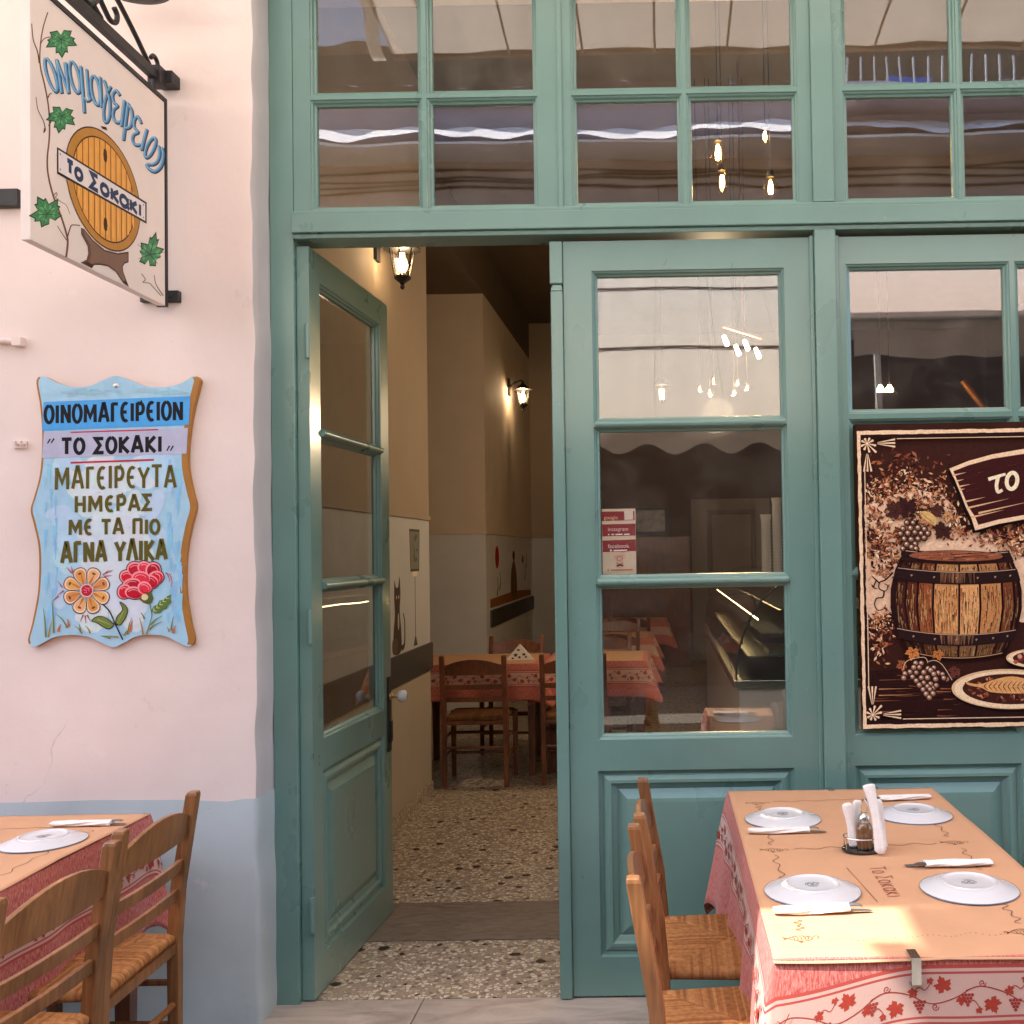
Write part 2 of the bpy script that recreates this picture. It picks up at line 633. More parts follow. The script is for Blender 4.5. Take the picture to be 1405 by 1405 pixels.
def add_cracks(m, col, scale, width, lo):
    nt = m.node_tree; N, L = nt.nodes, nt.links
    b = [n for n in N if n.type == 'BSDF_PRINCIPLED'][0]
    src = b.inputs['Base Color'].links[0].from_socket
    tc = [n for n in N if n.type == 'TEX_COORD'][0]
    w = N.new('ShaderNodeTexNoise'); w.inputs['Scale'].default_value = 4; w.inputs['Detail'].default_value = 6
    L.new(tc.outputs['Object'], w.inputs['Vector'])
    mv = N.new('ShaderNodeMix'); mv.data_type = 'VECTOR'; mv.inputs[0].default_value = .22
    L.new(tc.outputs['Object'], mv.inputs[4]); L.new(w.outputs['Color'], mv.inputs[5])
    v = N.new('ShaderNodeTexVoronoi'); v.feature = 'DISTANCE_TO_EDGE'; v.inputs['Scale'].default_value = scale
    L.new(mv.outputs[1], v.inputs['Vector'])
    lt = N.new('ShaderNodeMath'); lt.operation = 'LESS_THAN'; lt.inputs[1].default_value = width
    L.new(v.outputs['Distance'], lt.inputs[0])
    q = N.new('ShaderNodeTexNoise'); q.inputs['Scale'].default_value = 1.7; q.inputs['Detail'].default_value = 2
    L.new(tc.outputs['Object'], q.inputs['Vector'])
    g = N.new('ShaderNodeMapRange'); g.inputs[1].default_value = lo; g.inputs[2].default_value = lo + .06
    L.new(q.outputs['Fac'], g.inputs[0])
    mu = N.new('ShaderNodeMath'); mu.operation = 'MULTIPLY'
    L.new(lt.outputs[0], mu.inputs[0]); L.new(g.outputs[0], mu.inputs[1])
    mx = N.new('ShaderNodeMix'); mx.data_type = 'RGBA'
    L.new(mu.outputs[0], mx.inputs[0]); L.new(src, mx.inputs[6]); mx.inputs[7].default_value = (*col, 1)
    L.new(mx.outputs[2], b.inputs['Base Color'])
add_cracks(M_pink, (0.69, 0.58, 0.55), 1.5, 0.0022, .60)
M_white_pl = mat('grey_white_plaster', (0.56, 0.53, 0.54), rough=0.9, var=0.05, vscale=5, bump=0.6, bscale=12, bdist=0.005, spec=0.15)
M_dado = mat('blue_grey_dado_paint', (0.475, 0.555, 0.585), rough=0.7, var=0.12, vscale=3, bump=0.55, bscale=9, bdist=0.004, spec=0.25, var2=0.06, v2scale=1.2)
add_wear(M_dado, (0.52, 0.56, 0.58), 7, 0.62)
add_wear(M_dado, (0.33, 0.37, 0.385), 16, 0.69)
add_wear(M_dado, (0.33, 0.38, 0.41), 4, 0.68)
M_iron = mat('black_wrought_iron', (0.016, 0.0145, 0.0145), rough=0.5, var=0.3, vscale=40, bump=0.4, bscale=90)
M_glass = glass_mat('window_glass', f0=0.095, wave=0.0011, wscale=2.2, dirt=.06)
M_glass_flat = glass_mat('door_glass', f0=0.095, wave=0.0010, wscale=2.0, dirt=.05)
M_glass_clear = glass_mat('clear_glass', f0=0.05)
M_cream_wall = mat('cream_interior_paint', (0.33, 0.26, 0.20), rough=0.75, var=0.05, vscale=3, bump=0.3, bscale=14)
M_lower_wall = mat('pale_grey_interior_paint', (0.46, 0.46, 0.48), rough=0.7, var=0.06, vscale=3, bump=0.3, bscale=14)
M_beige_wall = mat('beige_base_paint', (0.42, 0.36, 0.29), rough=0.7, var=0.06, vscale=3)
M_dark_rail = mat('dark_grey_painted_rail', (0.045, 0.047, 0.05), rough=0.45)
M_dark_wall = mat('dimmed_interior_paint', (0.15, 0.095, 0.065), rough=0.7, var=0.08)  # cream paint darkened, dimness of the deep room put into the colour
M_ceil = mat('brown_ceiling_paint', (0.14, 0.10, 0.07), rough=0.8, var=0.08)
M_wood = None

def wood_mat(name, c1, c2, rough=0.38, coat=0.3, scale=1.0):
    m, nt, out = new_mat(name)
    N, L = nt.nodes, nt.links
    b = N.new('ShaderNodeBsdfPrincipled')
    b.inputs['Roughness'].default_value = rough
    b.inputs['Coat Weight'].default_value = coat
    b.inputs['Coat Roughness'].default_value = 0.25
    L.new(b.outputs[0], out.inputs[0])
    tc = N.new('ShaderNodeTexCoord')
    oi = N.new('ShaderNodeObjectInfo')
    ad = N.new('ShaderNodeVectorMath'); ad.operation = 'MULTIPLY_ADD'
    ad.inputs[1].default_value = (37, 17, 11)
    cmb = N.new('ShaderNodeCombineXYZ')
    for i in range(3): L.new(oi.outputs['Random'], cmb.inputs[i])
    L.new(cmb.outputs[0], ad.inputs[0]); L.new(tc.outputs['Object'], ad.inputs[2])
    mp = N.new('ShaderNodeMapping')
    mp.inputs['Scale'].default_value = (34 * scale, 34 * scale, 2.4 * scale)
    L.new(ad.outputs[0], mp.inputs[0])
    n = N.new('ShaderNodeTexNoise'); n.inputs['Scale'].default_value = 1.6; n.inputs['Detail'].default_value = 7; n.inputs['Distortion'].default_value = 1.2
    L.new(mp.outputs[0], n.inputs['Vector'])
    r = N.new('ShaderNodeValToRGB')
    r.color_ramp.elements[0].position = 0.28; r.color_ramp.elements[0].color = (*c2, 1)
    r.color_ramp.elements[1].position = 0.72; r.color_ramp.elements[1].color = (*c1, 1)
    L.new(n.outputs['Fac'], r.inputs[0])
    n2 = N.new('ShaderNodeTexNoise'); n2.inputs['Scale'].default_value = 5.0; n2.inputs['Detail'].default_value = 3
    L.new(ad.outputs[0], n2.inputs['Vector'])
    h = N.new('ShaderNodeMapRange'); h.inputs[1].default_value = .3; h.inputs[2].default_value = .7; h.inputs[3].default_value = .60; h.inputs[4].default_value = 1.28
    L.new(n2.outputs['Fac'], h.inputs[0])
    vm = N.new('ShaderNodeVectorMath'); vm.operation = 'SCALE'
    L.new(r.outputs[0], vm.inputs[0]); L.new(h.outputs[0], vm.inputs['Scale'])
    L.new(vm.outputs[0], b.inputs['Base Color'])
    bp = N.new('ShaderNodeBump'); bp.inputs['Strength'].default_value = .25; bp.inputs['Distance'].default_value = .001
    L.new(n.outputs['Fac'], bp.inputs['Height']); L.new(bp.outputs[0], b.inputs['Normal'])
    return m
M_wood = wood_mat('varnished_chair_wood', (0.345, 0.155, 0.056), (0.19, 0.070, 0.023))
M_wood_dark = wood_mat('dark_table_wood', (0.26, 0.085, 0.035), (0.13, 0.04, 0.018))

def terrazzo_mat(name):
    m, nt, out = new_mat(name)
    N, L = nt.nodes, nt.links
    b = N.new('ShaderNodeBsdfPrincipled'); b.inputs['Roughness'].default_value = 0.36
    L.new(b.outputs[0], out.inputs[0])
    tc = N.new('ShaderNodeTexCoord')
    v = N.new('ShaderNodeTexVoronoi'); v.inputs['Scale'].default_value = 55
    L.new(tc.outputs['Object'], v.inputs['Vector'])
    sx = N.new('ShaderNodeSeparateColor'); L.new(v.outputs['Color'], sx.inputs[0])
    r = N.new('ShaderNodeValToRGB'); r.color_ramp.interpolation = 'CONSTANT'
    cols = [(0, (0.36, 0.29, 0.22)), (.22, (0.66, 0.57, 0.44)), (.42, (0.52, 0.42, 0.30)), (.6, (0.22, 0.16, 0.12)), (.72, (0.72, 0.63, 0.50)), (.88, (0.40, 0.30, 0.22))]
    e = r.color_ramp.elements
    e[0].position, e[0].color = 0, (*cols[0][1], 1)
    e[1].position, e[1].color = cols[1][0], (*cols[1][1], 1)
    for p, c in cols[2:]:
        q = e.new(p); q.color = (*c, 1)
    L.new(sx.outputs[0], r.inputs[0])
    # cement between the chips
    ve = N.new('ShaderNodeTexVoronoi'); ve.feature = 'DISTANCE_TO_EDGE'; ve.inputs['Scale'].default_value = 55
    L.new(tc.outputs['Object'], ve.inputs['Vector'])
    ce = N.new('ShaderNodeMath'); ce.operation = 'LESS_THAN'; ce.inputs[1].default_value = 0.09
    L.new(ve.outputs['Distance'], ce.inputs[0])
    mx = N.new('ShaderNodeMix'); mx.data_type = 'RGBA'
    L.new(ce.outputs[0], mx.inputs[0]); L.new(r.outputs[0], mx.inputs[6]); mx.inputs[7].default_value = (0.30, 0.25, 0.20, 1)
    # large dark chips, sparse
    nz = N.new('ShaderNodeTexNoise'); nz.inputs['Scale'].default_value = 20; nz.inputs['Detail'].default_value = 2
    L.new(tc.outputs['Object'], nz.inputs['Vector'])
    dv = N.new('ShaderNodeMix'); dv.data_type = 'VECTOR'; dv.inputs[0].default_value = 0.035
    L.new(tc.outputs['Object'], dv.inputs[4]); L.new(nz.outputs['Color'], dv.inputs[5])
    v2 = N.new('ShaderNodeTexVoronoi'); v2.inputs['Scale'].default_value = 11.5; v2.inputs['Randomness'].default_value = 0.9
    L.new(dv.outputs[1], v2.inputs['Vector'])
    s2 = N.new('ShaderNodeSeparateColor'); L.new(v2.outputs['Color'], s2.inputs[0])
    th = N.new('ShaderNodeMapRange'); th.inputs[1].default_value = 0; th.inputs[2].default_value = 1; th.inputs[3].default_value = .06; th.inputs[4].default_value = .27
    L.new(s2.outputs[0], th.inputs[0])
    c2 = N.new('ShaderNodeMath'); c2.operation = 'LESS_THAN'
    L.new(v2.outputs['Distance'], c2.inputs[0]); L.new(th.outputs[0], c2.inputs[1])
    m2 = N.new('ShaderNodeMix'); m2.data_type = 'RGBA'
    L.new(c2.outputs[0], m2.inputs[0]); L.new(mx.outputs[2], m2.inputs[6]); m2.inputs[7].default_value = (0.02, 0.011, 0.009, 1)
    L.new(m2.outputs[2], b.inputs['Base Color'])
    return m
M_terrazzo = terrazzo_mat('terrazzo')

def marble_mat(name, base, vein, scale=3.0, rough=0.35):
    m, nt, out = new_mat(name)
    N, L = nt.nodes, nt.links
    b = N.new('ShaderNodeBsdfPrincipled'); b.inputs['Roughness'].default_value = rough
    L.new(b.outputs[0], out.inputs[0])
    tc = N.new('ShaderNodeTexCoord')
    mp = N.new('ShaderNodeMapping'); mp.inputs['Scale'].default_value = (1, 3.2, 1)
    L.new(tc.outputs['Object'], mp.inputs[0])
    n = N.new('ShaderNodeTexNoise'); n.inputs['Scale'].default_value = scale; n.inputs['Detail'].default_value = 9; n.inputs['Roughness'].default_value = .65; n.inputs['Distortion'].default_value = 1.4
    L.new(mp.outputs[0], n.inputs['Vector'])
    r = N.new('ShaderNodeValToRGB')
    r.color_ramp.elements[0].position = .32; r.color_ramp.elements[0].color = (*vein, 1)
    r.color_ramp.elements[1].position = .62; r.color_ramp.elements[1].color = (*base, 1)
    L.new(n.outputs['Fac'], r.inputs[0]); L.new(r.outputs[0], b.inputs['Base Color'])
    bp = N.new('ShaderNodeBump'); bp.inputs['Strength'].default_value = .3; bp.inputs['Distance'].default_value = .003
    L.new(n.outputs['Fac'], bp.inputs['Height']); L.new(bp.outputs[0], b.inputs['Normal'])
    return m
M_marble = marble_mat('grey_pink_marble', (0.50, 0.43, 0.38), (0.30, 0.25, 0.215))
M_slab = marble_mat('worn_grey_slab', (0.24, 0.19, 0.155), (0.13, 0.10, 0.085), scale=9, rough=.42)
M_street = mat('street_stone_paving', (0.10, 0.09, 0.08), rough=0.8, var=0.14, vscale=6, bump=0.5, bscale=25, bdist=0.004, var2=0.12, v2scale=1.0)
M_paint = attr_mat('sign_paint', rough=0.45, var=0.07, vscale=35, bump=0.2)
M_print = attr_mat('printed_poster', rough=0.6, var=0.20, vscale=120, spec=0.08)
M_ink = attr_mat('paper_ink', rough=0.8, var=0.12, vscale=150)
M_china = mat('white_glazed_china', (0.63, 0.635, 0.67), rough=0.16, coat=0.4)
M_steel = mat('brushed_steel', (0.62, 0.60, 0.58), rough=0.25, metallic=1.0, var=0.1, vscale=60)
M_napkin = mat('white_paper_napkin', (0.80, 0.76, 0.74), rough=0.9, var=0.06, vscale=70, bump=0.7, bscale=120, bdist=0.002, spec=0.1)
M_kraft = mat('orange_kraft_paper', (0.56, 0.315, 0.185), rough=0.75, var=0.04, vscale=9, bump=0.25, bscale=16, bdist=0.003, spec=0.2)

# ------------------------------------------------------------------ ground and the shell of the building
struct('street', MB().box(-40, 40, -40, -0.17, -0.4, -0.012), M_street)
th_ = MB().box(-1.36, -0.86, -0.17, 0.035, -0.2, 0.0).box(-0.858, 0.9, -0.17, 0.035, -0.2, -0.001).box(0.902, 2.1, -0.17, 0.035, -0.2, 0.0)
struct('threshold', th_, M_marble, bevel=0.006)
struct('floor', MB().box(-3.4, 5.0, 0.036, 11.2, -0.2, -0.001), M_terrazzo)
struct('floor_slab_strip', MB().box(-1.52, -0.2, 0.56, 1.0, -0.05, 0.003), M_slab)
struct('ceiling', MB().box(-3.4, 5.0, 0.30, 11.2, 4.61, 4.9), M_ceil)
iw = MB()
iw.box(-1.9, -1.53, 0.26, 3.12, 1.775, 4.6, 0)
iw.box(-1.9, -1.53, 0.26, 3.12, 0.97, 1.775, 1)
iw.box(-1.9, -1.53, 0.26, 3.12, -0.2, 0.80, 2)
iw.box(-1.9, -1.512, 0.26, 3.121, 0.80, 0.97, 3)           # dark chair rail
iw.box(-1.53, -1.518, 0.26, 3.12, 1.765, 1.79, 0)
iw.box(-1.9, -1.52, 0.265, 3.12, -0.001, 0.075, 4)
struct('wall_left', iw, [M_cream_wall, M_lower_wall, M_beige_wall, M_dark_rail, M_terrazzo])
struct('alcove_wall', MB().box(-3.4, -3.1, 3.18, 11.2, -0.2, 4.6), M_dark_wall)
struct('alcove_return', MB().box(-3.4, -1.9, 2.9, 3.18, -0.2, 4.6), M_dark_wall)
pl_ = MB()
pl_.box(-3.1, -1.745, 6.5, 10.0, 1.745, 4.118, 0)
pl_.box(-3.1, -1.745, 6.5, 10.0, -0.2, 1.745, 1)
pl_.box(-3.1, -1.728, 6.484, 10.0, 1.735, 1.765, 0)
pl_.box(-1.746, -1.722, 6.7, 10.0, 0.80, 0.97, 2)
struct('pillar', pl_, [mat('lit_cream_pillar_paint', (0.70, 0.58, 0.46), rough=0.75, var=0.05), mat('lit_white_pillar_paint', (0.70, 0.70, 0.72), rough=0.7, var=0.06), M_dark_rail])  # paler copies of the wall paints, lamp light put into the colour
struct('soffit', MB().box(-3.1, -1.745, 3.181, 10.0, 4.12, 4.6), M_ceil)
p2_ = MB()
p2_.box(-3.1, -1.40, 10.0, 11.2, 1.745, 4.6, 0).box(-3.1, -1.40, 10.0, 11.2, -0.2, 1.745, 1).box(-3.1, -1.385, 9.984, 11.2, 1.735, 1.765, 0)
struct('wall_left_rear', p2_, [M_cream_wall, M_lower_wall])
struct('wall_right', MB().box(4.6, 5.0, 0.30, 11.2, -0.2, 4.6), M_dark_wall)
bw = MB()
bw.box(-1.39, 5.0, 10.8, 11.2, 1.5, 4.6, 0).box(-1.39, 5.0, 10.8, 11.2, -0.2, 1.5, 1)
struct('wall_back', bw, [M_dark_wall, M_dark_wall])

# plaster wall left of the shopfront (with its blue dado) and the wall above and to the right
def wavy_wall(x0, x1, z0, z1, yf, nx, nz, amp, edge_right=None):
    mb = MB()
    rnd = random.Random(3)
    def f(u, v):
        x = x0 + (x1 - x0) * u
        z = z0 + (z1 - z0) * v
        y = yf + amp * (sin(x * 2.1 + z * 1.3) + 0.6 * sin(x * 5.3 - z * 3.7) + .4 * sin(z * 9.1 + x * 7.7))
        return (x, y, z)
    mb.grid(f, nx, nz)
    return mb
root = thing('plaster_wall', (-1.6, 0, 0), 'pink plaster wall with blue painted base left of the green shopfront', 'wall')
# rounded corner, slightly uneven: profile swept in z
def corner_wall(z0, z1, mi_front, nz, proud=0.0, xmax=-1.362):
    mb = MB()
    prof = [(-5.5, -0.145)] + [(-5.4 + 0.27 * i, -0.145) for i in range(15)] + [(-1.46, -0.145), (-1.40, -0.145), (-1.374, -0.145), (-1.365, -0.1435), (xmax - .0005, -0.138), (xmax, -0.09), (xmax, -0.05), (xmax, 0.0), (xmax, 0.11)]
    k = len(prof)
    def f(u, v):
        i = min(int(round(u * (k - 1))), k - 1)
        x, y = prof[i]
        z = z0 + (z1 - z0) * v
        a = 0.0035
        w = a * (sin(x * 2.3 + z * 1.7) + .7 * sin(x * 5.1 - z * 4.1))
        e = 0.0030 * (sin(z * 6.3) + .8 * sin(z * 17.0 + 1) + .6 * sin(z * 31.0))
        if i >= k - 8:
            x += e * (1.0 if i < k - 2 else .5)
            w = 0
        if proud and v > .999: z += .004 * sin(x * 9) + .003 * sin(x * 23 + 1) + .002 * sin(x * 61)
        return (x + (proud if i >= k - 5 else 0), y + w - (proud if i < k - 5 else 0), z)
    mb.grid(f, k - 1, nz, mi_front)
    if mi_front == 0 and nz > 100:
        for n_, fc in enumerate(mb.f):
            if n_ // nz >= k - 6: mb.m[n_] = 1
    return mb
up = corner_wall(0.725, 6.0, 0, 160)
up.box(-5.5, -1.37, 0.11, 0.30, -0.2, 6.0, 0)
up.box(-5.5, -1.40, -0.10, 0.11, 5.98, 6.0, 0)
up.build('upper_wall', [M_pink, M_white_pl], root, smooth=50)
dd = MB()
dd = corner_wall(-0.4, 0.742, 0, 40, proud=0.004)
# painted top edge of the dado, not quite straight
dd.build('painted_base', M_dado, root, smooth=50)
lint = thing('upper_facade', (0.3, 0, 3.6), 'plain pink plaster facade above the green shopfront', 'wall')
MB().box(-1.36, 1.96, -0.145, 0.30, 3.64, 6.0).build('lintel_wall', M_pink, lint)
rw = thing('right_wall', (4.0, 0, 0), 'pink plaster wall beyond the right end of the shopfront', 'wall')
MB().box(1.96, 6.5, -0.145, 0.30, -0.2, 6.0).build('wall_face', M_pink, rw)

# ------------------------------------------------------------------ the green shopfront
shop = thing('shopfront', (0.3, 0, 0), 'teal painted timber shopfront with transom windows, an open door and panelled leaves', 'shopfront')
fr = MB()
fr.box(-1.361, -1.278, -0.002, 0.13, -0.003, 3.64)            # left jamb
fr.box(-1.300, -1.279, 0.13, 0.16, 0.0, 2.652)
fr.box(0.545, 0.619, -0.018, 0.13, 0.0, 2.655)              # post
fr.box(0.545, 0.619, -0.016, 0.13, 2.752, 3.64)
fr.box(0.530, 0.545, 0.004, 0.10, 0.0, 2.640)
fr.box(0.619, 0.634, 0.004, 0.10, 0.0, 2.640)
fr.box(1.872, 1.956, -0.002, 0.13, 0.0, 3.64)
fr.box(-1.277, 1.871, -0.028, 0.13, 2.672, 2.735)           # transom beam with its small mouldings
fr.box(-1.277, 1.871, -0.020, 0.13, 2.735, 2.750)
fr.box(-1.277, 1.871, -0.012, 0.11, 2.655, 2.672)
fr.box(-1.361, 1.956, -0.004, 0.13, 3.585, 3.63)
fr.build('frame', M_teal, shop, bevel=0.003)

PANE_PROF = [(0, 0.0), (0.003, 0.0), (0.005, 0.005), (0.010, 0.008), (0.014, 0.016), (0.020, 0.020), (0.022, 0.030)]
PB = [(0, 0.044), (0.022, 0.034)]
PW = 0.022
def pane_set(mb, gl, x0, x1, z0, z1, yf, T=None, seed=0):
    """moulding round one pane and the pane itself"""
    a = (x0 - PW, x1 + PW, z0 - PW, z1 + PW)
    mb.ring(*a, [(i, yf + y) for i, y in PANE_PROF])
    mb.ring(*a, [(i, yf + y) for i, y in PB])
    g = MB(); g.T = mb.T
    g.box(x0 - 0.006, x1 + 0.006, yf + 0.0300, yf + 0.0335, z0 - 0.006, z1 + 0.006)
    gl.append(g)

def sash(name, cols, rows, X0, X1, Z0, Z1, yf=0.0):
    mb, gl = MB(), []
    xs = [X0] + [q for c in cols for q in (c[0] - PW, c[1] + PW)] + [X1]
    for i in range(0, len(xs), 2):
        mb.box(xs[i], xs[i + 1], yf, yf + 0.044, Z0, Z1)
    for c in cols:
        zs = [Z0] + [q for r in rows for q in (r[0] - PW, r[1] + PW)] + [Z1]
        for i in range(0, len(zs), 2):
            mb.box(c[0] - PW, c[1] + PW, yf, yf + 0.044, zs[i], zs[i + 1])
        for r in rows:
            pane_set(mb, gl, c[0], c[1], r[0], r[1], yf)
    o = mb.build(name, M_teal, shop)
    for g in gl:
        g.build('glass_pane', M_glass, o)
    return o
ROWS = [(2.776, 3.131), (3.184, 3.54)]
sash('transom_window', [(-1.197, -0.842), (-0.787, -0.435)], ROWS, -1.276, -0.3385, 2.7505, 3.584)
sash('transom_window', [(-0.279, 0.0735), (0.126, 0.479)], ROWS, -0.3355, 0.5445, 2.7505, 3.584)
sash('transom_window', [(0.675, 1.040), (1.088, 1.454), (1.502, 1.815)], ROWS, 0.6195, 1.8715, 2.7505, 3.584)
MB().box(-0.3455, -0.3285, -0.008, -0.0005, 2.752, 3.584).build('cover_strip', M_teal, shop, bevel=0.003)

PANEL_PROF = [(0, 0.0), (0.004, 0.012), (0.016, 0.016), (0.020, 0.010), (0.034, 0.004), (0.044, 0.004), (0.050, 0.014), (0.064, 0.020), (0.068, 0.024), (0.100, 0.008), (0.112, 0.006)]
DW, DH, DT = 0.878, 2.637, 0.044
DP = [(2.0152, 2.513), (1.4623, 1.9627), (0.907, 1.4116)]
def door_leaf(name, place, label=None, glass=M_glass_flat, z0=0.006):
    def fix(mb):
        mb.T = place
        return mb
    px0, px1 = 0.118, 0.757
    mb, gl = fix(MB()), []
    mb.box(0.0, px0 - PW, 0, DT, z0, DH)
    mb.box(px1 + PW, DW, 0, DT, z0, DH)
    zc = [(z0, 0.139), (0.781, DP[2][0] - PW)] + [(DP[i + 1][1] + PW, DP[i][0] - PW) for i in (1, 0)] + [(DP[0][1] + PW, DH)]
    for a, b in zc:
        mb.box(px0 - PW, px1 + PW, 0, DT, a, b)
    for a, b in DP:
        pane_set(mb, gl, px0, px1, a, b, 0.0)
    o = mb.build(name, M_teal, shop)
    if label: o['label'] = label
    for g in gl:
        g.build('glass_pane', glass, o)
    pn = fix(MB())
    pn.ring(px0 - PW, px1 + PW, 0.139, 0.781, PANEL_PROF, fill=True)
    pn.ring(px0 - PW, px1 + PW, 0.139, 0.781, [(0, DT), (0.02, DT - 0.008), (0.05, DT - 0.008), (0.06, DT - 0.002)], fill=True)
    pn.build('raised_panel', M_teal, o)
    # bead round the middle of the glazing bars
    for (a, b) in zc[2:4]:
        gb = fix(MB())
        zm = (a + b) / 2
        gb.tube([(px0 - 0.012, -0.002, zm), (px1 + 0.012, -0.002, zm)], 0.0135, 10)
        gb.build('glazing_bar', M_teal, o, smooth=50)
    return o
closed = door_leaf('closed_door', Matrix.Translation((-0.335, 0.016, 0)))
ast = MB()
ast.hexa([(-0.380, 0.002, 0.002), (-0.337, 0.002, 0.002), (-0.337, 0.06, 0.002), (-0.380, 0.06, 0.002)], [(-0.380, 0.002, 2.46), (-0.337, 0.002, 2.46), (-0.337, 0.06, 2.46), (-0.380, 0.06, 2.46)])
ast.hexa([(-0.380, 0.002, 2.4605), (-0.337, 0.002, 2.4605), (-0.337, 0.06, 2.4605), (-0.380, 0.06, 2.4605)], [(-0.374, 0.010, 2.485), (-0.341, 0.010, 2.485), (-0.341, 0.06, 2.485), (-0.374, 0.06, 2.485)])
ast.hexa([(-0.382, 0.004, 2.4855), (-0.337, 0.004, 2.4855), (-0.337, 0.06, 2.4855), (-0.382, 0.06, 2.4855)], [(-0.382, 0.004, 2.636), (-0.337, 0.004, 2.636), (-0.337, 0.06, 2.636), (-0.382, 0.06, 2.636)])
ast.build('meeting_strip', M_teal, closed, bevel=0.004)

open_T = Matrix.Translation((-1.232, 0.018, 0)) @ Matrix.Rotation(radians(87.4), 4, 'Z')
opened = door_leaf('open_door', open_T)
# handle, lock plate and hinges of the open leaf
hp = MB()
hp.box(-1.1945, -1.1870, 0.838, 0.885, 0.70, 1.02)
hp.box(-1.1870, -1.179, 0.848, 0.875, 0.74, 0.83)
hp.build('lock_plate', mat('black_lock_metal', (0.02, 0.018, 0.018), rough=0.4), opened, bevel=0.003)
kn = MB()
kn.T = Matrix.Translation((-1.1870, 0.862, 0.935)) @ Matrix.Rotation(radians(90), 4, 'Y')
kn.lathe([(0, 0), (0.016, 0), (0.016, 0.006), (0.008, 0.012), (0.008, 0.03)], n=20, mi=1)
kn.lathe([(0.008, 0.03), (0.02, 0.036), (0.027, 0.05), (0.025, 0.064), (0.014, 0.072), (0, 0.074)], n=20, mi=0)
kn.build('door_knob', [M_china, mat('brass', (0.6, 0.42, 0.18), rough=0.3, metallic=1.0)], opened, smooth=50)
for z in (0.3, 1.3, 2.3):
    MB().tube([(-1.236, 0.010, z - 0.06), (-1.236, 0.010, z + 0.06)], 0.009, 10).build('hinge', M_teal, opened, smooth=50)

# fixed window on the right with its panels
win = MB(); gl = []
WX0, WX1 = 0.635, 1.8715
cols = [(0.677, 1.214), (1.270, 1.807)]
rows = [(0.907, 1.43), (1.475, 1.975), (2.031, 2.522)]
xs = [WX0] + [q for c in cols for q in (c[0] - PW, c[1] + PW)] + [WX1]
for i in range(0, len(xs), 2):
    win.box(xs[i], xs[i + 1], 0.016, 0.06, 0.006, 2.637)
for c in cols:
    zs = [0.006, 0.139, 0.785] + [q for r in rows for q in (r[0] - PW, r[1] + PW)] + [2.637]
    for i in range(0, len(zs), 2):
        win.box(c[0] - PW, c[1] + PW, 0.016, 0.06, zs[i], zs[i + 1])
    for r in rows:
        pane_set(win, gl, c[0], c[1], r[0], r[1], 0.016)
wo = win.build('shop_window', M_teal, shop)
for g in gl:
    g.build('glass_pane', M_glass, wo)
for c in cols:
    pn = MB()
    pn.ring(c[0] - PW, c[1] + PW, 0.139, 0.785, [(i, y + 0.016) for i, y in PANEL_PROF], fill=True)
    pn.build('raised_panel', M_teal, wo)
# ------------------------------------------------------------------ painted wall sign
S2 = 1 / 3.1925                                            # traced units of the sign's own drawing
def ws_pre(x, y):
    # drawing units -> metres on the board (board hangs almost level)
    return (-2.104 + (x - 132) * 0.000762 - (y - 120) * 0.0000060 - 0.0, 2.160 - (y - 118) * 0.000762 - (x - 180) * 0.0000125)
WS_Y = -0.166
def ws_fn(u, v, h):
    return (u, WS_Y - h, v)
left = catmull([(172, 122), (163, 150), (180, 250), (190, 390), (182, 540), (158, 640), (141, 705), (156, 770), (178, 880), (176, 1050), (152, 1190), (133, 1265), (138, 1288)], 5)
bottom = catmull([(138, 1288), (152, 1299), (178, 1294), (250, 1257), (330, 1248), (400, 1258), (460, 1286), (505, 1301), (548, 1284), (600, 1256), (660, 1247), (735, 1255), (800, 1288), (832, 1298), (850, 1290)], 4)
right = catmull([(850, 1290), (856, 1265), (838, 1180), (820, 1050), (822, 900), (842, 780), (863, 695), (850, 630), (828, 520), (830, 400), (848, 270), (872, 170), (879, 138), (870, 122)], 5)
top = catmull([(870, 122), (850, 118), (800, 148), (730, 166), (650, 163), (580, 138), (512, 117), (450, 138), (400, 160), (330, 166), (262, 150), (200, 120), (172, 122)], 4)
outline = left[:-1] + bottom[:-1] + right[:-1] + top[:-1]
ws = thing('wall_sign', (-1.82, -0.15, 1.26), 'light blue hand-painted wooden sign with scalloped edges and two painted flowers on the pink wall', 'sign')
bd = MB()
ol = [ws_pre(*p) for p in outline]
bd.prism(ol, lambda u, v: (u, WS_Y, v), lambda u, v: (u, -0.143, v))
bd.build('board', mat('ochre_edge_paint', lin(160, 108, 38), rough=0.5, var=0.12, vscale=20), ws)
P = Painter(ws_fn, pre=ws_pre)
skyb = lin(172, 206, 226)
def inset_poly(dl, dr):
    lt = [(x + dl, y) for x, y in left[:-1]]
    rt = [(x - dr, y) for x, y in right[:-1]]
    return lt + bottom[1:-1] + rt + top[1:-1]
P.poly([(x + 9, y + (3 if 118 < y < 400 else -3)) if i < len(left) - 1 else (x, y) for i, (x, y) in enumerate(inset_poly(0, 26))], lin(160, 200, 225))
rnd = random.Random(5)
